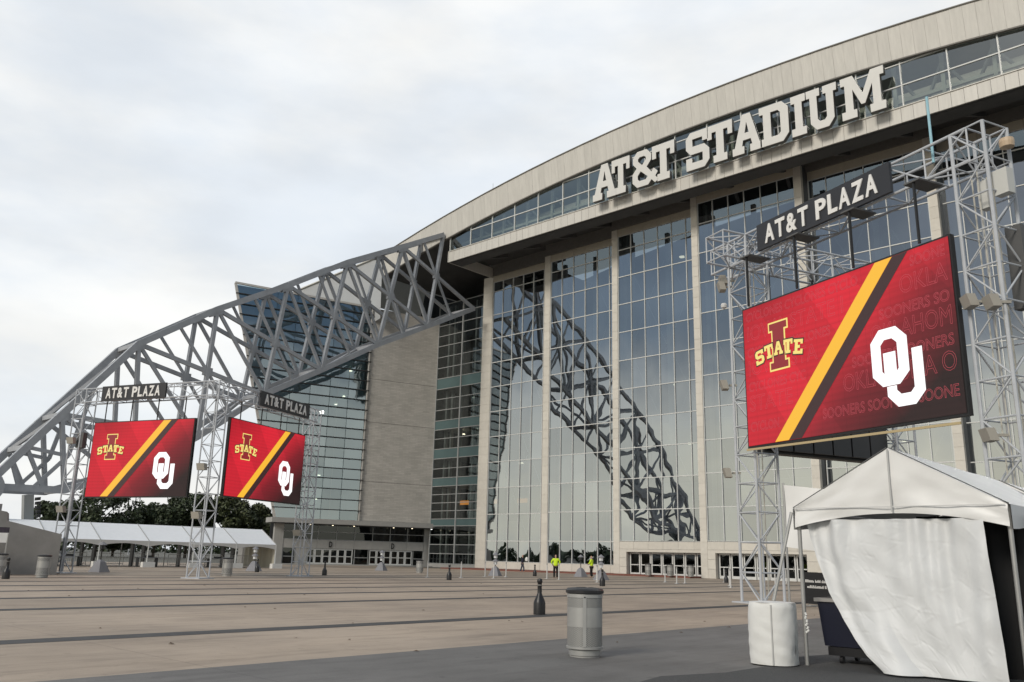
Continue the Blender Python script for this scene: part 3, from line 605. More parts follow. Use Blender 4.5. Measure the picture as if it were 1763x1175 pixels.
for X in (XF_, XB_):      # pin plates at the springing
    m_ = MB(); m_.v = []; n_ = 18
    m_.v = [(X+s*.55, 21.6+1.25*math.cos(k*6.283/n_), 5.9+1.25*math.sin(k*6.283/n_)) for s in (-1, 1) for k in range(n_)]
    m_.f = [tuple(range(n_)), tuple(range(2*n_-1, n_-1, -1))] + [(k, n_+k, n_+(k+1) % n_, (k+1) % n_) for k in range(n_)]
    m_.build('pin_plate', M_STEEL, TR)
MB().box(-82.2, -74.9, 18.6, 22.6, 0, 4.6).build('abutment', M_CONC_W, ST)
pr = tag(empty('prop_column', (-78.5, 25.6, 0)), 'pale steel prop under the tie of the arch truss', 'column')
MB().bar((-78.5, 26.2, 0), (-78.3, 25.4, 5.6), .75, .6).build('shaft', mat('pale_steel', (0.36, 0.38, 0.385), 0.5), pr)
cbl = MB()
for k in range(15):
    f = k/15; y = 26.75-.8*f; cbl.obox((-78.4, y, .3+f*5.2), (.5, 0, 0), (0, .3, .05), (0, 0, .26))
cbl.build('cable_ladder', M_DARK, pr)

# ---- the wing to the left: limestone wall, canted glass, entrance below
C0 = Vector((-87.2, 78.2, 0)); DW = Vector((.306, .952, 0)).normalized(); NW = Vector((DW.y, -DW.x, 0))
def wp(u, z, o=0.0): return C0 + DW*u + NW*o + Vector((0, 0, z))
def wbox(mb, u0, u1, z0_, z1_, o0, o1): return mb.obox(wp(u0, z0_, o0), DW*(u1-u0), NW*(o1-o0), Vector((0, 0, z1_-z0_)))
for za, zb in ((5.62, 10.61), (10.65, 18.40), (18.44, 24.22), (24.26, 34.0)):
    m_ = MB(); wbox(m_, -10.05, .1, za, zb, -1.2, 0)
    m_.uv = []
    for f in m_.f:
        for k in f:
            v = Vector(m_.v[k])-C0; m_.uv += [v.dot(DW)+v.dot(NW), v.z]
    m_.build('limestone_wall', M_LIME, ST)
wbox(MB(), -10.0, .05, 5.6, 33.9, -1.1, -.05).build('limestone_backing', M_DARK, ST)
ul = lambda z: -20.6 - (z-5.43)*(28.2-20.6)/(34.2-5.43)
zf = [5.5+1.31*k for k in range(22)] + [34.2]
gf = MB(); ur = -10.15
for z in zf[1:-1]: wbox(gf, ul(z)-.3, ur+.3, z-.05, z+.05, -.02, .28)
gfr = gf.build('horizontal_fins', M_DARK, ST)
for k in range(len(zf)-1):
    za, zb = zf[k]+.04, zf[k+1]-.04; us = [ul(za)] + [u for u in (-22.9, -20.3, -17.7, -15.1, -12.6) if u > ul(za)+.8] + [ur]
    for j, (ua, ub) in enumerate(zip(us, us[1:])):
        m_ = MB(); ua2 = ul(zb) if j == 0 else ua+.03
        m_.quad(wp(ua if j == 0 else ua+.03, za), wp(ub-.03, za), wp(ub-.03, zb), wp(ua2, zb)).build('wing_pane', M_GLASSW, gfr)
# backing volume of the wing and its bright edge trims
bk = MB()
for o in (-.9,):
    bk.quad(wp(-20.5, 5.5, o), wp(ur, 5.5, o), wp(ur, 34.1, o), wp(-28.0, 34.1, o))
bk.quad(wp(-20.5, 5.5, -.05), wp(-20.5, 5.5, -1.3), wp(-28.1, 34.1, -1.3), wp(-28.1, 34.1, -.05)).quad(wp(-28.1, 34.1, -.05), wp(-28.1, 34.1, -1.3), wp(0, 34.05, -1.3), wp(0, 34.05, -.05)).quad(wp(-20.5, 5.45, -1.3), wp(-28.1, 34.1, -1.3), wp(0, 34.1, -1.3), wp(0, 5.45, -1.3))
bk.build('wing_backing', M_WINGSP, ST)
ed = MB(); ed.bar(wp(-20.75, 5.4, .05), wp(-28.35, 34.3, .05), .22, .3); ed.bar(wp(-28.4, 34.35, .05), wp(-9.6, 34.05, .05), .3, .25)
wbox(ed, ur+.02, ur+.16, 5.5, 34.0, .01, .2)
ed.build('wing_edge_trim', mat('pale_trim', (0.50, 0.48, 0.45), 0.5), ST)
for p in ((-18, 24.2), (-14, 20.3), (-15.5, 11), (-15.7, 8), (-13, 21.5), (-12.3, 25)): MB().lathe([(.18, 0), (.18, .1)], 8, wp(p[0], p[1], -.5)).build('interior_lamp', M_LIT, ST)
MB().obox(wp(-13.9, 6, -.55), DW*.12, NW*.1, (0, 0, 26)).obox(wp(-16.9, 6, -.55), DW*.1, NW*.1, (0, 0, 27)).build('wing_posts', mat('strut_grey', (0, 0, 0)), ST)
# entrance storey
m_ = MB(); wbox(m_, -21.2, 1.9, 5.0, 5.58, -2.5, .55); m_.build('entrance_canopy', M_ENTR, ST)
m_ = MB(); wbox(m_, -21.0, 1.7, 4.9, 4.98, -2.4, .45); m_.build('canopy_soffit', M_SOFF, ST)
for k, u in enumerate((-16.3, -13.4, -10.6, -5.2, -2.6, 0.2)): MB().lathe([(.09, 0), (.09, .05)], 8, wp(u, 4.84, .1)).build('downlight', M_LITW if k == 5 else M_LIT, ST)
m_ = MB(); wbox(m_, -19.8, -.3, 4.0, 4.08, -1.12, -.98); wbox(m_, -19.8, -.3, 3.08, 3.14, -1.12, -.98)
for k in range(9): wbox(m_, -19.8+k*2.43, -19.74+k*2.43, 3.0, 4.9, -1.13, -.96)
wf = m_.build('transom_window_frame', mat('grey_aluminium', (0, 0, 0)), ST)
for k in range(8):
    for za, zb in ((3.15, 3.99), (4.09, 4.88)):
        u = -19.72+k*2.43; MB().quad(wp(u, za, -1.05), wp(u+2.35, za, -1.05), wp(u+2.35, zb, -1.05), wp(u, zb, -1.05)).build('transom_window', M_GLASSD, wf)
for k in range(8):
    m_ = MB(); wbox(m_, -19.8+k*2.43+.01, -19.8+(k+1)*2.43-.01, 2.02, 3.07, -1.3, -.95); m_.build('band_panel', M_ENTR, ST)
for u in (-13.4, -5.0):
    me = text_mesh('D', 1.0, .06, M_BLACKM, .02); lo, hi = bounds(me); o = link('entrance_letter', me, ST)
    sx, sy = .42/(hi[0]-lo[0]), .72/(hi[1]-lo[1])
    at_matrix(o, ST, frame_mat(wp(u, 2.18, -.9), DW) @ Matrix.Diagonal((sx, sy, 1, 1)) @ Matrix.Translation((-lo[0], -lo[1], 0)))
for u0_ in (-16.1, -7.9):
    for k in range(6): door(wp(u0_+k*.995, .03, -1.1), DW, NW, .96, 1.96, ST)
def wglz(u0_, u1_):
    m_ = MB(); wbox(m_, u0_, u1_, .95, 1.03, -1.1, -1.0); wbox(m_, u0_, u0_+.07, 0, 2, -1.1, -1.0); wbox(m_, u1_-.07, u1_, 0, 2, -1.1, -1.0)
    f = m_.build('side_window', mat('grey_aluminium', (0, 0, 0)), ST)
    for za, zb in ((.05, .95), (1.03, 2.0)): MB().quad(wp(u0_+.08, za, -1.06), wp(u1_-.08, za, -1.06), wp(u1_-.08, zb, -1.06), wp(u0_+.08, zb, -1.06)).build('pane', M_GLASSD, f)
wglz(-9.95, -8.05); wglz(-1.85, -.35); wglz(-19.2, -17.6)
m_ = MB(); wbox(m_, -17.55, -16.15, 0, 2.01, -1.3, -.97); m_.build('entrance_pier', M_ENTR, ST)
for ua, ub in ((-20.4, -19.25), (-.33, .4)):
    m_ = MB(); wbox(m_, ua, ub, 0, 4.9, -1.55, -.9); m_.build('entrance_pier', M_ENTR, ST)
m_ = MB(); wbox(m_, -20.4, 0, 0, 4.95, -3.2, -3.1); m_.build('entrance_back_wall', M_INT, ST)
m_ = MB(); wbox(m_, -24, -20.5, 0, 2.6, -3.5, -1.0); m_.build('service_wall', M_CONC_W, ST)
m_ = MB(); wbox(m_, -22, 4, 0, .14, -3.5, .9); tag(m_.build('entrance_step', M_ENTR), 'low grey step in front of the lettered doors', None, None, 'structure')
# ------------------------------------------------------------------ lattice gantries with screens
CYL = MB().tube((0, 0, 0), (0, 0, 1), 1, 6, cap=False).mesh('brace', M_GALV, True)
def brace_obj(p, q, r, parent, name='brace'):
    p, q = Vector(p), Vector(q); d = q-p
    o = bpy.data.objects.new(name, CYL); COL.objects.link(o); o.parent = parent
    o.matrix_basis = Matrix.LocRotScale(p - ORI[parent.name], d.to_track_quat('Z', 'Y'), (r, r, d.length)); return o
def lattice(p0, p1, side, a, b, rc, rb, nmod, parent, name, indiv, drop_first=0):
    """square lattice from p0 to p1; a, b are the cross-section axes"""
    p0, p1, a, b = map(Vector, (p0, p1, a, b)); h = side/2
    cs = [a*sx*h + b*sy*h for sx, sy in ((-1, -1), (1, -1), (1, 1), (-1, 1))]
    m = MB()
    for c in cs: m.tube(p0+c, p1+c, rc, 8)
    o = m.build(name, M_GALV, parent, True)
    br = []; d = (p1-p0)/nmod
    for k in range(nmod+1):
        q = p0+d*k
        for i in range(4):
            c0, c1 = cs[i], cs[(i+1) % 4]; br.append((q+c0, q+c1))
            if k < nmod: br.append((q+c0, q+d+c1) if (k+i) % 2 else (q+c1, q+d+c0))
    if indiv:
        for p, q in br: brace_obj(p, q, rb, o)
    else:
        m = MB()
        for p, q in br: m.tube(p, q, rb, 5, cap=False)
        tag(m.build('lattice_braces', M_GALV, o, True), None, None, None, 'stuff')
    return o
def led_mat(sw, sh):
    m = bpy.data.materials.new('red_screen_face'); m.use_nodes = True; t = m.node_tree; b = t.nodes['Principled BSDF']
    b.inputs['Base Color'].default_value = (.02, .02, .02, 1); b.inputs['Roughness'].default_value = .6; b.inputs['Specular IOR Level'].default_value = .1
    tc_ = t.nodes.new('ShaderNodeTexCoord'); s = t.nodes.new('ShaderNodeSeparateXYZ'); t.links.new(tc_.outputs['Object'], s.inputs[0])
    def mth(op, a, b_=None):
        n = t.nodes.new('ShaderNodeMath'); n.operation = op
        for i, v in enumerate((a, b_)):
            if v is None: continue
            if isinstance(v, (int, float)): n.inputs[i].default_value = v
            else: t.links.new(v, n.inputs[i])
        return n.outputs[0]
    u = mth('DIVIDE', s.outputs[0], sh); v = mth('DIVIDE', s.outputs[1], sh)
    # darkness towards the lower right of the picture shown
    k = mth('ADD', mth('MULTIPLY', u, 0.80), mth('MULTIPLY', v, -1.05))
    r = t.nodes.new('ShaderNodeValToRGB'); t.links.new(mth('ADD', mth('MULTIPLY', k, .45), .45), r.inputs[0])
    e = r.color_ramp.elements; e[0].position = 0.0; e[0].color = (.36, .008, .018, 1); e[1].position = .92; e[1].color = (.022, .010, .010, 1)
    for p_, c in ((.3, (.62, .014, .03, 1)), (.52, (.56, .016, .03, 1)), (.68, (.21, .012, .02, 1))): x = e.new(p_); x.color = c
    w = mth('ADD', mth('MULTIPLY', mth('SINE', mth('MULTIPLY', v, 150.0)), .05), .96)
    # soft diagonal facets of the artwork
    f = mth('GREATER_THAN', mth('FRACT', mth('ADD', mth('MULTIPLY', u, 1.15), mth('MULTIPLY', v, .85))), .55)
    w = mth('MULTIPLY', w, mth('ADD', mth('MULTIPLY', f, .16), .9))
    for ax in (u, v): w = mth('MULTIPLY', w, mth('ADD', mth('MULTIPLY', mth('GREATER_THAN', mth('FRACT', mth('MULTIPLY', ax, 10.0)), .04), .14), .86))
    cc = t.nodes.new('ShaderNodeMix'); cc.data_type = 'RGBA'; cc.blend_type = 'MULTIPLY'; cc.inputs[0].default_value = 1
    c3 = t.nodes.new('ShaderNodeCombineColor'); [t.links.new(w, c3.inputs[i]) for i in range(3)]
    t.links.new(r.outputs[0], cc.inputs[6]); t.links.new(c3.outputs[0], cc.inputs[7]); t.links.new(cc.outputs[2], b.inputs['Emission Color']); b.inputs['Emission Strength'].default_value = .78
    return m
E_YEL = emit('screen_yellow', (.80, .42, .022), .80); E_WHT = emit('screen_white', (1, 1, 1), .80); E_DKR = emit('screen_maroon', (.030, .005, .006), .7); E_RED = emit('screen_deep_red', (.26, .005, .012), .7); E_LIN = emit('screen_line_red', (.50, .07, .09), .66); E_PALE = emit('screen_pale_yellow', (.90, .72, .20), .7)
SW, SH = 1.724, 1.0
OUT_O = [(1.135, .50), (1.203, .572), (1.325, .572), (1.397, .50), (1.397, .293), (1.325, .226), (1.203, .226), (1.135, .293)]
OUT_H = [(1.207, .475), (1.237, .505), (1.292, .505), (1.325, .475), (1.325, .32), (1.310, .305), (1.310, .425), (1.222, .425), (1.222, .300), (1.207, .316)]
OUT_U1 = [(1.232, .417), (1.300, .417), (1.300, .230), (1.232, .230)]
OUT_U2 = [(1.232, .2215), (1.300, .2215), (1.300, .193), (1.328, .166), (1.394, .166), (1.422, .193), (1.422, .418), (1.492, .418), (1.492, .163), (1.421, .094), (1.301, .094), (1.232, .163)]
I_OUT = [(.258, .84), (.452, .84), (.452, .768), (.422, .768), (.422, .560), (.452, .560), (.452, .490), (.258, .490), (.258, .560), (.288, .560), (.288, .768), (.258, .768)]
I_IN = [(.270, .828), (.440, .828), (.440, .780), (.410, .780), (.410, .548), (.440, .548), (.440, .502), (.270, .502), (.270, .548), (.300, .548), (.300, .780), (.270, .780)]
def make_screen(parent, origin, right, h, depth=.35, rows=True, part='screen'):
    k = h; w = SW*h
    m = MB().box(-.012*k, w+.012*k, -.014*k, h+.012*k, -depth, -.02)
    fx = MB()
    o = m.build(part, M_BLACKM, parent); mtx = frame_mat(origin, right); at_matrix(o, parent, mtx); ORI[o.name] = Vector((0, 0, 0))
    def add(nm, polys, z, mt):
        me = curve_mesh([[(x*k, y*k) for x, y in p] for p in polys], .004, nm, mt)
        for v in me.vertices: v.co.z += z
        return link(nm, me, o)
    link('display_face', MB().quad((0, 0, 0), (w, 0, 0), (w, h, 0), (0, h, 0)).mesh('display_face', led_mat(w, h)), o)
    add('diagonal_stripe', [[(1.215, .998), (1.342, .998), (.400, .002), (.270, .002)]], .012, E_YEL)
    add('dark_stripe', [[(1.344, .998), (1.455, .998), (.520, .002), (.402, .002)]], .012, E_DKR)
    add('monogram', [OUT_O, OUT_H], .03, E_WHT); add('monogram', [OUT_U1], .03, E_WHT); add('monogram', [OUT_U2], .03, E_WHT)
    add('emblem_letter', [I_OUT], .018, E_PALE); add('emblem_letter', [I_IN], .026, E_RED)
    # five arched letters across the emblem
    for j, c in enumerate('STATE'):
        cx = .165 + j*.094; t_ = (j-2)/2; lw, lh = .086, .094+.006*abs(t_); rot = -t_*.16
        for sc, z, mt in ((1.18, .034, E_DKR), (1.0, .042, E_PALE)):
            me = glyph(c, lw*sc*k, lh*sc*k, .004, mt); q = link('emblem_letter', me, o)
            q.matrix_basis = Matrix.Translation((cx*k, (.645-.030*t_*t_)*k, z)) @ Matrix.Rotation(rot, 4, 'Z') @ Matrix.Translation((-lw*sc*k/2, -lh*sc*k/2, 0))
    if rows:
        lx = lambda v: .270+(1.215-.270)*v; rx = lambda v: .520+(1.455-.520)*v
        for v, sz, tl, tr_ in ((.90, .075, 'CYCLONES CYCLONES ', 'SOONERS SOONERS '), (.755, .125, 'IOWA STATE ', 'OKLAHOMA '), (.635, .075, 'CYCLONES CYCLONES ', 'SOONERS '), (.50, .125, 'IOWA STATE ', 'OKLAHOMA '), (.385, .075, 'CYCLONES ', 'SOONERS '), (.245, .125, 'STATE IOWA ', 'OKLAHOMA '), (.10, .075, 'CYCLONES ', 'SOONERS ')):
            for txt, ua, ub in ((tl, .03, lx(v)-.05), (tr_, rx(v+sz)+.03, SW-.03)):
                cnt = int((ub-ua)/(sz*.60)); 
                if cnt < 2: continue
                me = text_mesh((txt*6)[:cnt], sz*k*1.25, 0, E_LIN, 0, .0012*k); lo, hi = bounds(me)
                fx_ = min(1.0, (ub-ua)*k/(hi[0]-lo[0]))
                q = link('caption_line', me, o); q.matrix_basis = Matrix.Translation((ua*k, v*k, .006)) @ Matrix.Diagonal((fx_, 1, .5, 1))
    return o
def plaza_sign(parent, origin, right, length, h):
    o = MB().box(0, length, 0, h, -.12, 0).build('sign_board', M_SIGN, parent); at_matrix(o, parent, frame_mat(origin, right)); ORI[o.name] = Vector((0, 0, 0))
    txt = 'AT&T PLAZA'; wd = {' ': .5, '&': 1.05, 'L': .85}; tot = sum(wd.get(c, 1.0) for c in txt); cw = length*.86/tot; x = length*.07
    for c in txt:
        w = wd.get(c, 1.0)*cw
        if c != ' ':
            me = text_mesh(c, 1.0, .04, M_SIGNL, .03); lo, hi = bounds(me); q = link('sign_letter', me, o)
            q.matrix_basis = Matrix.Translation((x+w*.06, h*.15, .022)) @ Matrix.Diagonal((w*.86/(hi[0]-lo[0]), h*.70/(hi[1]-lo[1]), 1, 1)) @ Matrix.Translation((-lo[0], -lo[1], 0))
        x += w
    return o
def flood(parent, p, d):
    p, d = Vector(p), Vector(d).normalized(); s = d.cross(Vector((0, 0, 1))).normalized()
    m = MB().obox(p-s*.26-Vector((0, 0, .18)), s*.52, d*.25, Vector((0, 0, .36))+d*.10)
    m.bar(p-d*.02, p-d*.35, .08, .08); return m.build('floodlight', M_FLOOD, parent)
def gantry(name, label, corner, tA, tB, lenA, lenB, top, side, nmod, scrA, scrB, indiv, ext=0.0):
    """corner tower with two arms along tA and tB; scr = (u0 offset along arm, height, z0, right-hand vector, face offset)"""
    corner = Vector(corner); tA, tB = Vector(tA).normalized(), Vector(tB).normalized(); Z = Vector((0, 0, 1))
    G = tag(empty(name, corner), label, 'gantry', 'screen gantries on the plaza')
    rc, rb = side*.052, side*.027
    for c in (corner, corner+tA*lenA, corner+tB*lenB):
        lattice(c, c+Z*top, side, tA, tB, rc, rb, nmod, G, 'tower', indiv)
        MB().obox(c-tA*side*.75-tB*side*.75, tA*side*1.5, tB*side*1.5, Z*.05).build('base_plate', M_GALV, G)
    for t, o_, ln in ((tA, tB, lenA), (tB, tA, lenB)):
        q0, q1 = corner - t*ext, corner+t*ln; zc = top-side*.5
        lattice(q0+Z*zc, q1+Z*zc, side*.98, o_, Z, rc*.9, rb, max(6, int(nmod*.62)), G, 'beam', indiv)
    return G
# near gantry on the right
KR = .95; A3 = Vector((-16.14, 31.70, 0)); dv = Vector((-.927, .374, 0)).normalized(); pv = Vector((.374, .927, 0)).normalized(); Z = Vector((0, 0, 1))
right3 = -dv; face3 = -pv
GR = gantry('screen_gantry', 'tall lattice gantry holding the big red screen behind the white tent', A3 + pv*.1, right3, pv, 10.9, 7.9, 14.85, 1.12, 13, None, None, True, 1.7)
make_screen(GR, A3 - dv*.62 - pv*.80 + Z*5.92, right3, 5.52, .2)
plaza_sign(GR, A3 - dv*1.55 - pv*.70 + Z*13.74, right3, 6.6, 1.1)
for u in (-1.1, -3.8, -6.5, -9.2): MB().tube(A3 + dv*u - pv*.9 + Z*11.5, A3 + dv*u - pv*.9 + Z*13.6, .055, 6).build('hanger_rod', M_BLACKM, GR)
for u in (-1.1, -3.8, -6.5, -9.2): MB().obox(A3 + dv*(u+.3) - pv*1.0 + Z*13.58, -dv*.6, pv*1.1, Z*.06).build('hanger_plate', mat('grey_plate', (.09, .09, .09), .6), GR)
MB().bar(A3 - dv*.58 - pv*.86 + Z*5.78, A3 - dv*9.95 - pv*.86 + Z*5.64, .05, .08).build('screen_edge_rail', mat('brass_edge', (.45, .36, .2), .5), GR)
# second screen of the near gantry shows us its back
o2 = make_screen(GR, A3 + pv*7.5 + Z*5.9 + dv*.55, -pv, 4.0, .5, rows=False)
bk = MB()
for k in range(6): bk.obox(A3 + pv*(.8+k*1.08) - dv*.12 + Z*5.95, pv*1.0, -dv*.14, Z*3.9)
bk.build('screen_back_cabinets', mat('cabinet_dark', (.035, .035, .037), .5), GR)
for u in (1.5, 4, 6.5): MB().tube(A3 + pv*u + dv*.3 + Z*9.9, A3 + pv*u + dv*.3 + Z*13.8, .055, 6).build('hanger_rod', M_BLACKM, GR)
tR = A3 + right3*10.9 + pv*.1
for c, z in ((A3 + dv*.75 - pv*.5, 12.9), (A3 + dv*.7 - pv*.6, 8.6), (A3 + dv*.7 - pv*.6, 5.0), (tR - pv*.75 + dv*.2, 9.2), (tR - pv*.75 - dv*.5, 9.0), (tR - pv*.7 + dv*.1, 5.2), (A3 + dv*1.0 - pv*.2, 13.3)): flood(GR, c + Z*z, face3 + dv*.6)
MB().obox(tR - pv*.3 - dv*.5 + Z*12.4, -dv*.45, pv*.3, Z*.8).obox(tR - pv*.2 + dv*.1 + Z*12.2, -dv*.3, pv*.3, Z*.9).build('control_box', mat('pale_box', (.55, .55, .52), .5), GR)
MB().obox(tR + pv*.4 - dv*.2 + Z*9.0, -dv*.5, pv*.3, Z*2.6).build('cable_box', mat('grey_plate', (.2, .2, .2)), GR)
for u, v_, r in ((.2, -.2, .025), (-.25, .1, .03), (.05, .3, .025), (-.1, -.35, .02)): MB().tube(tR + dv*u + pv*v_ + Z*.2, tR + dv*(u+.05) + pv*v_ + Z*13.4, r, 6).build('conduit', mat('pale_conduit', (.5, .48, .42), .5), GR)
for u in (-.1, .2): MB().tube(A3 + dv*u + pv*.3 + Z*.2, A3 + dv*u + pv*.3 + Z*13.4, .025, 6).build('conduit', mat('pale_conduit', (.5, .48, .42), .5), GR)
MB().tube(tR + dv*1.5 - pv*.2 + Z*14.4, tR + dv*1.5 - pv*.2 + Z*16.8, .045, 8).build('antenna_pole', mat('pale_blue_tube', (.30, .52, .60), .5), GR)
MB().lathe([(.02, 0), (.2, .03), (.22, .18), (.2, .3), (.02, .32)], 16, tR - dv*.75 + pv*.2 + Z*14.0).build('siren', mat('tan_plastic', (.5, .38, .26), .5), GR)
MB().lathe([(.02, -.14), (.12, -.08), (.14, .02), (.1, .1), (.02, .12)], 12, A3 + dv*.9 - pv*.5 + Z*12.1).build('dome_camera', mat('camera_white', (.6, .6, .6), .3), GR)
# far gantry on the left
A1 = Vector((-44.51, 23.43, 0)); s1 = Vector((-.933, -.36, 0)).normalized(); s2 = Vector((-.39, .92, 0)).normalized()
GLF = gantry('screen_gantry', 'lattice gantry with two red screens at a corner near the white marquee', A1, s1, s2, 9.95, 9.7, 10.75, .82, 12, None, None, False, .0)
n1 = Vector((.36, -.933, 0)).normalized(); n2 = Vector((.92, .39, 0)).normalized()
make_screen(GLF, A1 + s1*8.88 + n1*.05 + Z*4.36, -s1, 4.33, .2, rows=False)
make_screen(GLF, A1 + s2*1.36 + n2*.05 + Z*4.5, s2, 4.40, .2, rows=False)
plaza_sign(GLF, A1 + s1*8.2 + n1*.5 + Z*9.92, -s1, 4.85, .88); plaza_sign(GLF, A1 + s2*3.25 + n2*.5 + Z*9.98, s2, 5.3, .88)
for u in (2.2, 4.2, 6.2, 8.2):
    for s_ in (s1, s2): MB().tube(A1 + s_*u + Z*8.6, A1 + s_*u + Z*10, .035, 5).build('hanger_rod', M_BLACKM, GLF)
for c, z in ((A1, 5.9), (A1 + s1*9.95, 7.6), (A1 + s1*9.95, 3.6), (A1, 3.3), (A1 + s2*9.7, 2.7)): flood(GLF, c + n1*.45 + Z*z, n1)
MB().obox(A1 + s1*9.8 + n1*.1 + Z*7.2, -s1*.5, n1*.3, Z*.9).build('control_box', mat('grey_plate', (.2, .2, .2)), GLF)
MB().lathe([(.02, -.1), (.12, -.08), (.13, .08), (.02, .1)], 10, A1 + s2*10.3 + n2*.3 + Z*10.7).build('lit_floodlight', M_LITW, GLF)
cb = MB(); cb.tube(A1 + s1*9.95 + Z*.1, A1 + s1*9.95 + Z*9, .13, 8); cb.build('cable_duct', M_STEEL, GLF)

# ------------------------------------------------------------------ things standing on the plaza
def trash_can(label):
    o = tag(empty('trash_can', (0, 0, 0)), label, 'trash can', 'perforated steel trash cans on the plaza'); O = o
    MB().lathe([(.255, 0), (.255, .02), (.27, .03), (.27, .115), (.24, .12)], 28).build('base_ring', M_CAN, O, True)
    MB().lathe([(.30, .125), (.315, .13), (.315, .165), (.30, .17)], 28).build('bottom_rim', M_CAN, O, True)
    MB().lathe([(.30, .171), (.30, .47)], 28).build('perforated_panel', M_PERF, O, True)
    MB().lathe([(.303, .471), (.303, .775)], 28).build('steel_band', M_CAN, O, True)
    MB().lathe([(.30, .776), (.30, .925)], 28).build('perforated_panel', M_PERF, O, True)
    MB().lathe([(.30, .926), (.308, .93), (.308, .985), (.30, .99)], 28).build('top_rim', M_CAN, O, True)
    MB().lathe([(.30, .991), (.33, 1.0), (.33, 1.045), (.30, 1.075), (.16, 1.09), (.15, 1.06), (.01, 1.05)], 28).build('lid', M_BLACK, O, True)
    for k in range(2): MB().obox((-.03+0, -.312, .17), (.06, 0, 0), (0, .012, 0), (0, 0, .76)).build('seam_strip', M_CAN, O) if k == 0 else MB().lathe([(.012, 0), (.012, .02)], 8, (0, -.315, .93)).build('rivet', M_BLACK, O)
    return o
can = trash_can('steel trash can with black lid alone on the grey concrete strip')
can.scale = (.93, .93, .97); can.location = (-8.86, 11.36, 0); can.rotation_euler = (0, 0, .66)
for x, y, lb in ((-46.2, 16.2, 'steel trash can beside the concrete wedge wall'), (-49.6, 15.3, 'steel trash can in front of the small white tent with the poster'), (-48.2, 27.2, 'steel trash can beside the corner tower of the left gantry'), (-57.5, 50.6, 'steel trash can near the right-hand lettered doors'), (-47.7, 71.0, 'steel trash can at the left end of the row of seven glass doors'), (-45.4, 71.2, 'steel trash can in the middle before the row of seven glass doors'), (-43.6, 71.9, 'steel trash can by the pier between the two rows of doors'), (-15.0, 38.0, 'steel trash can behind the black banner on the barrier')):
    clone(can, (x, y, .136 if y > 70 else 0), random.uniform(0, 6), lb)
def bollard(label):
    o = MB().lathe([(.165, 0), (.165, .30), (.15, .36), (.085, .50), (.062, .56), (.06, .83), (.075, .85), (.075, .90), (.06, .94), (.01, .955)], 20).build('bollard', M_BLACK, None, True)
    q = MB().lathe([(.0615, .77), (.0615, .785)], 16).build('reflective_band', mat('reflector', (.4, .4, .38), .4), o)
    return tag(o, label, 'bollard', 'black bottle-shaped bollards')
bo = bollard('black bottle-shaped bollard on the first dark band, near the lone trash can')
bo.location = (-16.0, 18.5, 0)
for x, y, lb in ((-31.0, 41.4, 'black bottle-shaped bollard in front of a pedestal lamp with two lanterns'), (-41.0, 38.6, 'black bottle-shaped bollard among the stanchions before the stair tower'), (-50.2, 35.6, 'black bottle-shaped bollard before the left-hand lettered doors'), (-57.6, 34.9, 'black bottle-shaped bollard before the white marquee'), (-44.3, 14.0, 'black bottle-shaped bollard before the small white tent with the poster'), (-33.6, 60.5, 'black bottle-shaped bollard before the second row of glass doors'), (-49.0, 56.0, 'black bottle-shaped bollard before the plinth under the glass wall')):
    clone(bo, (x, y, 0), 0, lb)
def pedestal(label, two):
    o = tag(empty('pedestal_lamp', (0, 0, 0)), label, 'lamp', 'pedestal lamps with concrete feet')
    m = MB(); P = [(.52, 0), (.50, .06), (.24, .62), (.10, .76)]
    for (r, z), (r2, z2) in zip(P, P[1:]):
        for k in range(4):
            a0, a1 = k*math.pi/2+.785, (k+1)*math.pi/2+.785
            m.quad((r*1.2*math.cos(a0), r*1.2*math.sin(a0), z), (r*1.2*math.cos(a1), r*1.2*math.sin(a1), z), (r2*1.2*math.cos(a1), r2*1.2*math.sin(a1), z2), (r2*1.2*math.cos(a0), r2*1.2*math.sin(a0), z2))
    m.build('foot', M_PEDC, o)
    MB().tube((0, 0, .7), (0, 0, 1.75), .035, 8).build('post', M_BLACKM, o)
    for z in ((1.0, 1.5) if two else (1.5,)):
        MB().lathe([(.16, z-.10), (.16, z+.14)], 6).build('lantern', mat('lantern_glass', (.62, .64, .66), .3) if two else M_DARK, o)
        MB().lathe([(.27, z+.14), (.25, z+.18), (.03, z+.36)], 8).build('lantern_hood', M_PEDC, o)
    return o
p1 = pedestal('pedestal lamp with two lanterns between the two guards and the glass doors', True); p1.location = (-39.8, 53.0, 0)
p2 = pedestal('single-hood pedestal lamp between the two guards in yellow jackets', False); p2.location = (-47.4, 60.2, 0)
for src, x, y, lb in ((p1, -49.6, 51.8, 'pedestal lamp with two lanterns among stanchions before the glass wall'), (p1, -65.2, 52.6, 'pedestal lamp with two lanterns before the right-hand lettered doors'), (p1, -61.2, 36.8, 'pedestal lamp with two lanterns at the open end of the marquee'), (p2, -56.2, 23.0, 'single-hood pedestal lamp before the marquee beside the left gantry tower')): clone(src, (x, y, 0), .4, lb)
so = tag(empty('stanchion', (0, 0, 0)), 'slim pale stanchion post standing on the plaza', 'stanchion', 'queue stanchions on the plaza')
MB().lathe([(.17, 0), (.16, .025), (.04, .04)], 16).build('base_disc', M_CAN, so, True); MB().tube((0, 0, .03), (0, 0, 1.05), .042, 8).build('post', mat('pale_post', (.55, .55, .54), .4), so, True); MB().lathe([(.045, 1.0), (.045, 1.1), (.02, 1.12)], 10).build('head', M_CAN, so, True)
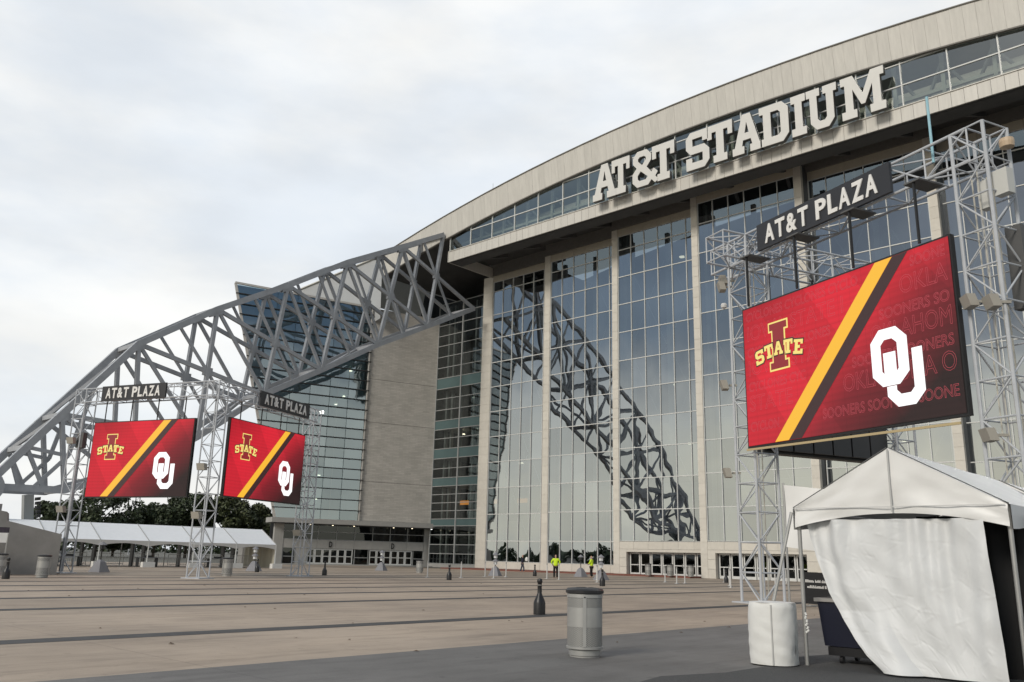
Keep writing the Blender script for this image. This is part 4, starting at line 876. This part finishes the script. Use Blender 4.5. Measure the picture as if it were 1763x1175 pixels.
SP = [(-46.3, 41.5), (-48.0, 49.0), (-47.0, 50.3), (-43.4, 51.0), (-45.4, 43.9), (-44.0, 45.8), (-41.4, 50.0), (-39.9, 52.6), (-36.3, 47.9), (-35.5, 55.0), (-33.6, 54.6), (-33.2, 52.9), (-34.6, 62.0), (-29.2, 53.0), (-27.2, 49.5), (-31.4, 66.0), (-24.2, 49.4)]
so.location = (*SP[0], 0)
for x, y in SP[1:]: clone(so, (x, y, 0))

# ------------------------------------------------------------------ people
def skin(name, nodes, edges, m, parent, root=0):
    me = bpy.data.meshes.new(name); me.from_pydata([n_[0] for n_ in nodes], edges, []); o = bpy.data.objects.new(name, me); COL.objects.link(o)
    md = o.modifiers.new('skin', 'SKIN'); md.use_smooth_shade = True
    if not me.skin_vertices: me.attributes
    for v, n_ in zip(me.skin_vertices[0].data, nodes):
        r = n_[1]; v.radius = r if isinstance(r, tuple) else (r, r)
    me.skin_vertices[0].data[root].use_root = True
    o.modifiers.new('sub', 'SUBSURF').levels = 1; o.modifiers['sub'].render_levels = 2
    me.materials.append(m); o.parent = parent
    if parent: ORI[o.name] = Vector((0, 0, 0))
    return o
def person(loc, rz, label, top, legs, hat, arms, stride=.0, vest=None):
    R = tag(empty('person', loc), label, 'person'); R.rotation_euler = (0, 0, rz)
    ra, la = arms      # right and left arm: (elbow, wrist) offsets
    sh_r, sh_l = (.19, 0, 1.44), (-.19, 0, 1.44); f = stride
    body = [((0, 0, .95), .12), ((0, 0, 1.2), (.15, .11)), ((0, 0, 1.42), (.15, .10)), ((0, 0, 1.52), .055), ((0, .01, 1.60), (.075, .085)), ((0, .015, 1.70), (.078, .095)), ((0, .0, 1.77), (.06, .07)),
            (sh_r, .055), (ra[0], .042), (ra[1], .032), (sh_l, .055), (la[0], .042), (la[1], .032),
            ((.10, 0, .90), .085), ((.11, .03+f, .50), .06), ((.11, -.02+f*1.6, .10), .042), ((.12, .12+f*1.6, .04), .035),
            ((-.10, 0, .90), .085), ((-.11, .03-f, .50), .06), ((-.11, -.02-f*1.6, .10), .042), ((-.12, .12-f*1.6, .04), .035)]
    # hands: palm with four fingers and a thumb at each wrist
    ed = [(0, 1), (1, 2), (2, 3), (3, 4), (4, 5), (5, 6), (2, 7), (7, 8), (8, 9), (2, 10), (10, 11), (11, 12), (0, 13), (13, 14), (14, 15), (15, 16), (0, 17), (17, 18), (18, 19), (19, 20)]
    b = skin('body', body, ed, M_SKIN, R)
    hm = MB()
    for s, w in ((1, Vector(ra[1])), (-1, Vector(la[1]))):
        d = (w - Vector((ra if s == 1 else la)[0])).normalized(); sd_ = d.cross(Vector((0, 1, 0))); sd_ = sd_.normalized() if sd_.length > .1 else Vector((1, 0, 0)); nn_ = d.cross(sd_)
        hm.obox(w-sd_*.04-nn_*.015, sd_*.08, nn_*.03, d*.09)
        for k, ln in enumerate((.065, .075, .07, .055)): 
            q = w+d*.085+sd_*(-.03+k*.02); hm.tube(q, q+d*ln*.6, .009, 6); hm.tube(q+d*ln*.6, q+d*ln+nn_*.02, .0085, 6)
        hm.tube(w+d*.03+sd_*.04, w+d*.07+sd_*.07, .010, 6)
    hm.build('hands', M_SKIN, b)
    fc = MB().lathe([(.004, -.012), (.012, 0), (.004, .012)], 6, (0, .115, 1.67)); fc.lathe([(.008, -.008), (.008, .008)], 6, (.03, .098, 1.705)).lathe([(.008, -.008), (.008, .008)], 6, (-.03, .098, 1.705))
    fc.build('face_features', M_DARK, b)
    j = [((0, 0, .90), (.175, .14)), ((0, 0, 1.05), (.185, .15)), ((0, 0, 1.25), (.19, .145)), ((0, 0, 1.43), (.16, .115)), (sh_r, .078), (ra[0], .068), ((*[a_+(b_-a_)*.9 for a_, b_ in zip(ra[0], ra[1])],), .052), (sh_l, .078), (la[0], .068), ((*[a_+(b_-a_)*.9 for a_, b_ in zip(la[0], la[1])],), .052), ((0, 0, 1.50), .075)]
    skin('jacket', j, [(0, 1), (1, 2), (2, 3), (3, 4), (4, 5), (5, 6), (3, 7), (7, 8), (8, 9), (3, 10)], top, R)
    t = [((0, 0, .92), (.15, .12))] + [((s*.10, 0, .84), .105) if k == 0 else ((s*.11, .03+s*f, .50), .085) if k == 1 else ((s*.115, -.02+s*f*1.6, .09), .072) for s in (1, -1) for k in range(3)]
    skin('trousers', t, [(0, 1), (1, 2), (2, 3), (0, 4), (4, 5), (5, 6)], legs, R)
    for s in (1, -1): MB().lathe([(.01, 0), (.055, .005), (.055, .05), (.03, .09), (.01, .095)], 10, (s*.12, .05+s*f*1.6, 0)).build('shoe', M_BLACK, R)
    MB().lathe([(.115, 1.64), (.128, 1.70), (.128, 1.75), (.10, 1.82), (.04, 1.835), (.004, 1.84)], 14, (0, 0, 0)).build('cap' if hat is not M_BLACK else 'hair', hat, R, True)
    if vest: MB().box(-.09, .09, -.172, -.166, 1.27, 1.38).build('back_print', vest, R)
    return R
hip = ((.34, .02, 1.22), (.22, .12, 1.02)), ((-.34, .02, 1.22), (-.22, .12, 1.02)); front = ((.25, .05, 1.2), (.15, .24, 1.12)), ((-.25, .05, 1.2), (-.15, .24, 1.12)); hang = ((.24, -.02, 1.17), (.25, .04, .92)), ((-.24, -.02, 1.17), (-.25, .04, .92))
person((-43.3, 51.9, 0), .75, 'guard in yellow jacket and pale cap seen from behind, hands forward', M_HIVIS, M_BLK_CL, mat('pale_cap', (.55, .55, .55), .7), hip, .0, mat('grey_print', (.16, .22, .05), .7))
person((-45.0, 58.6, 0), 1.9, 'guard in yellow jacket and dark cap turned sideways beside a stanchion', M_HIVIS, M_BLK_CL, M_NAVY, front)
pw = person((-61.5, 68.3, 0), -.9, 'person in dark blue clothes walking along the plinth with a white bag', M_NAVY, mat('denim', (.03, .04, .07), .8), M_BLACK, (hang[0], ((-.28, .06, 1.22), (-.30, .3, 1.30))), .12)
tag(MB().lathe([(.02, -.22), (.16, -.18), (.2, 0), (.12, .18), (.03, .24)], 12, (-61.2, 68.62, 1.33)).build('white_bag', M_CLOTH, None, True), 'white bundle carried by the person in dark blue', 'bag')

# ------------------------------------------------------------------ tents
def noise2(x, y, s=1.0): return math.sin(x*2.1*s+1.3*math.sin(y*1.7*s))*.5+math.sin(y*3.3*s+x*1.1*s)*.3+math.sin(x*5.7*s-y*4.1*s)*.2
def grid(mb, P, nu, nv, dis=None):
    i = len(mb.v)
    for b in range(nv+1):
        for a in range(nu+1): mb.v.append(tuple(P(a/nu, b/nv)))
    mb.f += [(i+b*(nu+1)+a, i+b*(nu+1)+a+1, i+(b+1)*(nu+1)+a+1, i+(b+1)*(nu+1)+a) for b in range(nv) for a in range(nu)]
    return mb
def frame_tent(loc, w, d, ev, apx, label, gable=True, poles=True):
    T = tag(empty('frame_tent', loc), label, 'tent', 'white frame tents'); x0, y0, _ = loc; xm = x0+w/2
    def slope(sx):
        def P(a, b):
            x = xm + sx*(w/2+.03)*a; z = apx - (apx-ev)*a - .05*math.sin(math.pi*a)*(1+.4*math.sin(b*9)) + .008*noise2(a*3, b*5); return (x, y0+d*b, z)
        return P
    for sx in (-1, 1):
        grid(MB(), slope(sx), 8, 14).build('roof_panel', M_VINYL, T, True)
        def val(a, b, sx=sx): return (xm+sx*(w/2+.035), y0+d*a, ev - .28*b - .05*b*math.cos(a*6.28*2) + 0)
        grid(MB(), val, 20, 2).build('valance', M_VINYL, T, True)
    for yy, s in ((y0-.012, -1), (y0+d+.012, 1)):
        def gb(a, b, yy=yy, s=s):
            x = x0+w*a; zt = apx - (apx-ev)*abs(a-.5)*2; zb = ev-.30+.20*(1-(2*a-1)**2); z = zb+(zt-zb)*b
            return (x, yy + s*(.018*noise2(a*4, b*3+1) + .012*math.sin(a*22+b*4)*(1-b) + .010*noise2(a*11+b*3, b*9-a*4)), z)
        grid(MB(), gb, 40, 10).build('gable_panel', M_VINYL, T, True)
    MB().box(x0+.02, x0+w-.02, y0-.052, y0-.046, ev-.012, ev+.002).build('eave_seam', mat('seam_pale', (.58, .58, .57), .6), T)
    sm = MB().box(xm-.012, xm+.012, y0-.055, y0-.04, ev-.08, apx-.02); sm.build('centre_seam', mat('seam_grey', (.45, .45, .44), .6), T)
    if poles:
        for px in (x0+.02, x0+w-.02):
            for py in (y0+.08, y0+d-.08): MB().tube((px, py, 0), (px, py, ev), .032, 10).build('pole', M_CAN, T, True)
        for py in (y0+.1, y0+d-.1):
            MB().tube((x0, py, ev-.02), (xm, py, apx-.05), .02, 6).tube((xm, py, apx-.05), (x0+w, py, ev-.02), .02, 6).build('rafter', M_CAN, T)
    for sx in (-1, 1):
        for yy in (y0-.02, y0+d): MB().tube((xm+sx*.02, yy, apx+.004), (xm+sx*(w/2+.02), yy, ev+.01), .008, 5).build('edge_rope', mat('rope_dark', (.12, .12, .12), .8), T)
    return T
T1 = frame_tent((-6.07, 13.2, 0), 3.03, 6.0, 2.36, 3.22, 'white peaked frame tent with a wrinkled tarp hung across its gable')
frame_tent((-6.07, 19.4, 0), 3.03, 6.0, 2.36, 3.22, 'white frame tent standing end to end behind the tent with the tarp')
M_TARP = mat('silver_white_tarp', (0.68, 0.69, 0.695), 0.5, vary=0.08, vscale=2.5, bump=0.04, bscale=12, spec=.4)
prof = [(2.16, -5.92), (1.9, -5.88), (1.6, -5.80), (1.1, -5.62), (.7, -5.40), (.45, -5.22), (.25, -5.05), (.04, -4.80)]
def left_x(z):
    for (za, xa), (zb, xb) in zip(prof, prof[1:]):
        if z >= zb: return xa+(xb-xa)*(za-z)/(za-zb)
    return prof[-1][1]
crs = [(random.uniform(0, 1), random.uniform(0, 1), random.uniform(0, 3.14), random.uniform(.02, .10), random.choice((-1, 1))*random.uniform(.002, .006)) for _ in range(280)]
def tarp(a, b):
    z = 2.18*(1-b)+.035*b; xl = left_x(z); xr = -3.36+.11*b; x = xl+(xr-xl)*a
    y = 13.25 - .10*b + .085*math.sin(a*19+.9*math.sin(b*3+a*4))*(.30+.70*(1-b)**.7)*(.6+.4*math.sin(a*7+1)) + .036*math.sin(a*47+b*5+2*math.sin(a*9))*(1-b)**1.3 + .02*noise2(a*5, b*6)
    y -= .22*max(0, 1-((a-.12)/.2)**2)*max(0, (b-.62)/.38)*1.1
    for ca, cb, th, ln, am in crs:
        du, dv_ = (a-ca)*2.6, (b-cb)*2.2; s_ = du*math.cos(th)+dv_*math.sin(th); t_ = -du*math.sin(th)+dv_*math.cos(th)
        if abs(s_) < ln*2 and abs(t_) < .05: y += am*math.exp(-(t_/.012)**2)*max(0, 1-(s_/ln/2)**2)
    return (x, y, z)
tag(grid(MB(), tarp, 150, 130).build('tarp', M_TARP, None, True), 'silvery white wrinkled tarp hanging from the gable of the tent', 'tarp')
tag(grid(MB(), lambda a, b: (-4.5+1.75*a, 14.0+.05*math.sin(a*30), 2.25*(1-b)+.02*b), 60, 3).build('dark_interior_drape', M_BLK_CL, None, True), 'black drape added to stand for the dark inside of the tent', 'drape')  # added black sheet, its colour stands for the dark tent interior
def water_barrel(loc, label):
    x0, y0, _ = loc; o = tag(empty('barrel_cover', loc), label, 'barrel cover', 'white fabric barrel weights')
    def P(a, b):
        th = a*6.28319; r = .355 + .010*math.sin(b*3.14) + .005*noise2(a*7, b*4) + .004*math.sin(a*6.28*7+b*3)*b + .007*noise2(a*16+3*b, b*7)*abs(math.sin(a*11+b*5)) + .002*math.sin(b*31+a*17); r *= (1 if b < .94 else 1-.05*(b-.94)/.06)
        q = 1+.035*math.cos(4*th+2.6); return (x0+r*q*math.cos(th), y0+r*q*math.sin(th), .02+.90*b)
    grid(MB(), P, 72, 30).build('fabric_side', M_CLOTH, o, True)
    m = MB(); m.lathe([(.345, .918), (.2, .93), (.01, .935)], 24, (x0, y0, 0)); m.build('fabric_top', M_CLOTH, o, True)
    MB().obox((x0+.355*math.cos(-1.15)-.01, y0+.368*math.sin(-1.15)-.004, .03), (.02, 0, 0), (0, .012, 0), (0, 0, .86)).build('seam', mat('seam_grey', (0, 0, 0)), o)
    return o
water_barrel((-6.42, 12.95, 0), 'white fabric-covered barrel weight at the left tent pole'); water_barrel((-2.55, 13.2, 0), 'white fabric-covered barrel weight at the right tent pole')
tag(MB().tube((-6.12, 13.18, 2.3), (-6.40, 12.98, .94), .028, 8).build('tie_down_strut', M_CAN, None, True), 'slanted aluminium strut from the tent corner to the barrel', 'strut')
st = MB()
for k in range(6): st.tube((-5.98+.01*k, 13.16, .78-.05*k), (-5.96-.02*(k % 2), 13.15, .74-.05*k), .016, 6)
tag(st.build('tied_strap', M_CLOTH, None, True), 'white strap knotted round the left tent pole', 'strap')
bn = tag(empty('laundry_cart', (-5.5, 14.4, 0)), 'navy plastic cart on a black dolly half hidden by the tarp', 'cart')
m = MB(); lo_, hi_ = [(-6.02, 13.9), (-4.75, 13.9), (-4.75, 14.7), (-6.02, 14.7)], [(-6.08, 13.85), (-4.70, 13.85), (-4.70, 14.75), (-6.08, 14.75)]
m.v = [(x, y, .26) for x, y in lo_]+[(x, y, .93) for x, y in hi_]; m.f = [(0, 1, 5, 4), (1, 2, 6, 5), (2, 3, 7, 6), (3, 0, 4, 7), (3, 2, 1, 0)]
m.build('tub', mat('navy_plastic', (.007, .009, .024), .45), bn); MB().box(-6.12, -4.66, 13.81, 13.86, .93, .985).box(-6.12, -4.66, 14.74, 14.79, .93, .985).box(-6.12, -6.07, 13.86, 14.74, .93, .985).box(-4.71, -4.66, 13.86, 14.74, .93, .985).build('rim', mat('rim_grey', (.3, .29, .28), .6), bn)
MB().box(-5.98, -4.8, 13.92, 14.68, .12, .25).build('dolly', M_BLACK, bn)
for x, y in ((-5.8, 14), (-4.95, 14), (-5.8, 14.6), (-4.95, 14.6)): MB().tube((x-.02, y, .06), (x+.03, y, .06), .06, 12).build('caster', M_BLACK, bn)
MB().tube((-5.55, 14.6, .9), (-5.58, 14.6, 1.22), .025, 8).build('handle', M_CAN, bn)
# crowd barriers: one with a black printed banner
def barrier(loc, rz, label, group='steel crowd barriers'):
    o = tag(empty('crowd_barrier', loc), label, 'barrier', group); o.rotation_euler = (0, 0, rz)
    m = MB(); m.tube((-1.0, 0, .1), (-1.0, 0, 1.02), .022, 6).tube((1.0, 0, .1), (1.0, 0, 1.02), .022, 6).tube((-1.0, 0, 1.05), (1.0, 0, 1.05), .022, 6).tube((-1, 0, .22), (1, 0, .22), .022, 6)
    o2_ = link('rail_frame', m.mesh('rail_frame', M_CAN, True)); o2_.parent = o
    m = MB()
    for k in range(13): m.tube((-.86+k*.143, 0, .22), (-.86+k*.143, 0, 1.05), .01, 5)
    q = link('bars', m.mesh('bars', M_CAN, True)); q.parent = o
    for s in (-.75, .75): q = link('foot', MB().tube((s, -.3, .02), (s, .3, .02), .02, 6).tube((s, 0, .02), (s, 0, .2), .02, 6).mesh('foot', M_CAN)); q.parent = o
    return o
bb = barrier((-13.5, 31.2, 0), -.5, 'crowd barrier with a black printed banner behind the tent pole')
q = link('banner', MB().box(-1.0, .95, -.045, -.035, .1, 1.22).mesh('banner', M_BLACKM)); q.parent = bb
tx = MB()
for r_, (za, n_) in enumerate(((.86, 30), (.66, 26))):
    for k in range(n_):
        if random.random() < .12: continue
        x = -.85+k*.052; tx.box(x, x+.03, -.052, -.048, za, za+random.choice((.06, .08, .1)))
q = link('banner_print', tx.mesh('banner_print', M_SIGNL)); q.parent = bb
b2 = barrier((-11.6, 30.3, 0), -.5, 'crowd barrier draped in black cloth next to the printed banner')
q = link('cloth', MB().box(-.95, .95, -.05, -.04, .2, 1.1).mesh('cloth', M_BLK_CL)); q.parent = b2
side = tag(empty('side_screen', (-9.3, 20.5, 0)), 'white fabric screen on a pole frame behind the tent', 'screen')
MB().tube((-9.6, 20.3, 0), (-9.6, 20.3, 3.45), .03, 8).tube((-7.2, 20.9, 0), (-7.2, 20.9, 3.15), .03, 8).build('poles', M_CAN, side, True)
grid(MB(), lambda a, b: (-9.58+2.36*a, 20.28+.6*a+.03*math.sin(a*9+b*4), 3.4-.3*a-1.5*b), 16, 8).build('fabric', M_VINYL, side, True)

# small tent and concrete wedge wall at the left edge
wd = MB(); P = [(-51.2, 17.9), (-56.0, 13.0)]
a_, b_ = Vector((-51.0, 18.6, 0)), Vector((-53.0, 12.4, 0)); t_ = Vector((-3.2, 1.1, 0))
hz = ((0, 2.15), (.42, 2.78), (.43, 3.25), (1.0, 3.9))
pts = [a_+(b_-a_)*k for k, _ in hz]
for (k0, z0_), (k1, z1_), p, q in zip(hz, hz[1:], pts, pts[1:]):
    wd.quad(p, q, q+Z*z1_, p+Z*z0_).quad(p+t_, p+t_+Z*z0_, q+t_+Z*z1_, q+t_).quad(p+Z*z0_, q+Z*z1_, q+t_+Z*z1_, p+t_+Z*z0_)
wd.quad(pts[0], pts[0]+Z*hz[0][1], pts[0]+t_+Z*hz[0][1], pts[0]+t_).quad(pts[-1], pts[-1]+t_, pts[-1]+t_+Z*hz[-1][1], pts[-1]+Z*hz[-1][1])
tag(wd.build('wedge_wall', M_CONC_W), 'grey concrete wall with a sloping stepped top beside the small tent', 'wall')
T3 = tag(empty('vendor_tent', (-52.5, 14.4, 0)), 'small white tent with a dark poster strip against the wedge wall', 'tent')
c0_ = Vector((-50.6, 15.8, 0)); ux = Vector((-.35, -.94, 0)).normalized(); vx = Vector((-.94, .35, 0)).normalized()
MB().obox(c0_+Z*1.62, ux*3, vx*-.05, Z*.5).build('header_panel', M_VINYL, T3); MB().obox(c0_+Z*2.13+vx*.02, ux*3, vx*-.06, Z*.28).build('poster_strip', mat('poster_dark', (.05, .04, .06), .6, vary=.6, vscale=8), T3)
grid(MB(), lambda a, b: c0_+ux*(.35+2.6*a)+vx*(-.02+.08*math.sin(a*26))+Z*(1.7*(1-b)+.05), 40, 4).build('curtain', M_CLOTH, T3, True)
for k in (0.02, 2.9): MB().tube(c0_+ux*k-vx*.05, c0_+ux*k-vx*.05+Z*2.1, .035, 8).build('pole', M_CAN, T3, True)
MB().obox(c0_+ux*-.02+Z*.0-vx*.55, ux*.42, vx*.42, Z*.62).build('weight_cover', M_CLOTH, T3)

# ------------------------------------------------------------------ long marquee
MQ = tag(empty('marquee', (-68, 36, 0)), 'long white marquee with arched valances across the far side of the plaza', 'marquee')
e0, e1 = Vector((-70.9, 44.7, 0)), Vector((-72.5, 17.5, 0)); du = (e1-e0).normalized(); ln = (e1-e0).length; dn = Vector((-du.y, du.x, 0))
if dn.x > 0: dn = -dn
nbay = 7; bw = ln/nbay; EV, RG, WD = 2.1, 3.5, 6.0
for k in range(nbay):
    s0 = k*bw+.02
    def P(a, b, s0=s0): return e0+du*(s0+(bw-.04)*a)+dn*(WD/2*b)+Z*(EV+(RG-EV)*b-.04*math.sin(3.14*a)*math.sin(3.14*b))
    grid(MB(), P, 6, 6).build('roof_panel', mat('marquee_vinyl', (.88, .90, .93), .4, vary=.05), MQ, True)
    def P2(a, b, s0=s0): return e0+du*(s0+(bw-.04)*a)+dn*(WD-WD/2*b)+Z*(EV+(RG-EV)*b)
    grid(MB(), P2, 4, 3).build('roof_panel', M_VINYL, MQ, True)
    def V(a, b, s0=s0): return e0+du*(s0+(bw-.04)*a)-dn*.03+Z*(EV+.01-b*(.22+.24*(2*a-1)**2))
    grid(MB(), V, 14, 2).build('valance', mat('valance_vinyl', (.58, .57, .55), .5), MQ, True)
for k in range(nbay+1):
    for w_ in (0, WD): MB().tube(e0+du*(k*bw)+dn*w_, e0+du*(k*bw)+dn*w_+Z*EV, .05, 8).build('post', M_WHITE_AL, MQ, True)
    MB().bar(e0+du*(k*bw)+Z*(EV+.03)-dn*.02, e0+du*(k*bw)+dn*WD/2+Z*(RG+.03), .05, .03).build('roof_seam', mat('seam_grey', (0, 0, 0)), MQ)
    wt = MB().obox(e0+du*(k*bw-.5)-dn*.55, du*1.0, dn*.5, Z*.42).build('ballast_box', M_CLOTH, None); tag(wt, 'white ballast box at the foot of a marquee post', 'ballast', 'white ballast boxes along the marquee')
MB().quad(e0+du*-.02+Z*EV, e0+dn*WD+Z*EV, e0+dn*WD/2+Z*RG).build('gable_panel', M_VINYL, MQ)
grid(MB(), lambda a, b: e0+du*.05+dn*(.1+(WD-.2)*a+0)+du*(.06*math.sin(a*40))+Z*(EV*(1-b)+.05), 40, 3).build('side_curtain', mat('cream_curtain', (.55, .52, .42), .7), MQ, True)
for k in range(10):
    o = barrier(e0+du*(2.2+k*2.9)+dn*2.2, math.atan2(du.y, du.x)+random.uniform(-.1, .1), 'steel crowd barrier standing under the marquee', 'steel crowd barriers under the marquee')
for k in range(7):
    p = e0+du*(3.0+k*4.1)+dn*3.4; g_ = tag(empty('detector_gate', p), 'dark walk-through detector gate under the marquee', 'gate', 'walk-through detector gates under the marquee'); g_.rotation_euler = (0, 0, math.atan2(du.y, du.x))
    for nm, bx in (('side_panel', (-.55, -.42, -.3, .3, 0, 2.1)), ('side_panel', (.42, .55, -.3, .3, 0, 2.1)), ('top_panel', (-.55, .55, -.25, .25, 2.1, 2.3))):
        q = link(nm, MB().box(*bx).mesh(nm, mat('gate_dark', (.06, .06, .065), .5))); q.parent = g_
for k in range(4):
    p = e0+du*(5.0+k*6.2)+dn*1.2; t__ = tag(empty('search_table', p), 'grey folding table with boxes under the marquee', 'table', 'folding tables under the marquee'); t__.rotation_euler = (0, 0, math.atan2(du.y, du.x))
    for nm, bx, mt in (('table_top', (-.9, .9, -.35, .35, .74, .78), M_PEDC), ('leg', (-.8, -.76, -.3, .3, 0, .74), M_DARK), ('leg', (.76, .8, -.3, .3, 0, .74), M_DARK), ('bin', (-.3, .25, -.2, .2, .79, .95), M_DARK)):
        q = link(nm, MB().box(*bx).mesh(nm, mt)); q.parent = t__

# ------------------------------------------------------------------ trees
def tree(base, h, rad, label, m, n=5200, seed=1):
    r = np.random.default_rng(seed); base = Vector(base)
    T = tag(empty('live_oak_tree', base), label, 'tree', 'trees behind the marquee')
    tk = MB(); tk.tube(base, base+Z*h*.42, .28, 8, .18); ends = []
    for k in range(9):
        a = k*2.4; q = base+Z*h*(.3+.03*k); e_ = q+Vector((math.cos(a)*rad*.7, math.sin(a)*rad*.7, h*(.18+.03*k))); tk.tube(q, e_, .11, 6, .03); ends.append(e_)
    tk.build('trunk', M_BARK, T, True)
    nc = 46; th = r.uniform(0, 6.283, nc); cz = r.uniform(-.75, 1, nc); rr = np.sqrt(1-np.clip(cz, -1, 1)**2*.9)*r.uniform(.35, 1.0, nc)
    cc = np.stack([np.cos(th)*rr*rad, np.sin(th)*rr*rad, h*.58+cz*h*.36], 1); cs = r.uniform(.16, .32, nc)*rad
    idx = r.integers(0, nc, n); d = r.normal(size=(n, 3)); d /= np.linalg.norm(d, axis=1)[:, None]
    p = cc[idx]+d*(cs[idx]*r.uniform(.55, 1.1, n))[:, None]*np.array([1, 1, .8]); p[:, 2] = np.maximum(p[:, 2], h*.14)
    s = r.uniform(.16, .38, n)[:, None]; u = r.normal(size=(n, 3)); u /= np.linalg.norm(u, axis=1)[:, None]; w = np.cross(u, r.normal(size=(n, 3))); w /= np.linalg.norm(w, axis=1)[:, None]
    v = np.concatenate([p-u*s, p+w*s*.6, p+u*s, p-w*s*.6], 1).reshape(-1, 3)+np.array(base)
    me = bpy.data.meshes.new('crown'); me.from_pydata(v.tolist(), [], np.arange(n*4).reshape(-1, 4).tolist()); me.materials.append(m); link('crown', me, T)
for i, (x, y, h, rad, lb, mm) in enumerate((( -100, 40.2, 8.4, 4.3, 'broad dark tree beside the left gantry tower, apart from the others', M_LEAF), (-101, 36.0, 6.2, 3.0, 'smaller dark tree next to the broad tree', M_LEAF), (-100, 46.8, 6.6, 3.0, 'round dark tree left of the corner tower, behind the marquee', M_LEAF), (-99, 50.2, 8.0, 3.6, 'dark tree directly behind the corner tower', M_LEAF), (-98, 54.4, 8.0, 3.8, 'olive green tree right of the corner tower', M_LEAF2), (-97.5, 58.2, 7.0, 3.2, 'olive green tree between the corner tower and the glass wing', M_LEAF2), (-97.0, 61.0, 6.4, 3.0, 'dark tree tucked against the glass wing', M_LEAF2), (-103, 43.4, 4.6, 2.6, 'low tree in the gap between the broad tree and the round tree', M_LEAF))):
    tree((x*1.5, y*1.5, 0), 1.5+(h-1.5)*1.5, rad*1.5, lb, mm, 11000, 11+i)
def treeline(name, label, x0, y0, x1, y1, h, n, seed):
    r = np.random.default_rng(seed); t = r.uniform(0, 1, n); L_ = math.hypot(x1-x0, y1-y0)
    hh = h*(.55+.45*np.abs(np.sin(t*L_/13+seed)+.5*np.sin(t*L_/5.3)))/1.2; z = r.uniform(0, 1, n)**.8*hh
    p = np.stack([x0+(x1-x0)*t+r.normal(0, 3, n), y0+(y1-y0)*t+r.normal(0, 3, n), z], 1); s = r.uniform(.5, 1.1, n)[:, None]
    u = r.normal(size=(n, 3)); u /= np.linalg.norm(u, axis=1)[:, None]; w = np.cross(u, r.normal(size=(n, 3))); w /= np.linalg.norm(w, axis=1)[:, None]
    v = np.concatenate([p-u*s, p+w*s*.7, p+u*s, p-w*s*.7], 1).reshape(-1, 3)
    me = bpy.data.meshes.new(name); me.from_pydata(v.tolist(), [], np.arange(n*4).reshape(-1, 4).tolist()); me.materials.append(M_LEAF); tag(link(name, me), label, 'trees', None, 'stuff')
treeline('far_treeline', 'far-off dark line of trees beyond the marquee', -330, -60, -330, 260, 9, 9000, 3)
treeline('far_treeline', 'far-off trees at the edge of the plaza behind the viewer', -260, -60, 120, -130, 5, 9000, 5)
mast = tag(empty('lattice_mast', (-190, 84, 0)), 'thin lattice mast rising beside the broad tree', 'mast')
m = MB()
for s in (-.9, .9): m.tube((-190+s*.9, 84+s*.3, 0), (-190+s*.6, 84+s*.2, 15), .12, 5)
for k in range(14): m.tube((-190.8, 83.7, k*1.05), (-189.2, 84.3, k*1.05+1), .05, 4)
m.build('lattice', M_STEEL, mast)
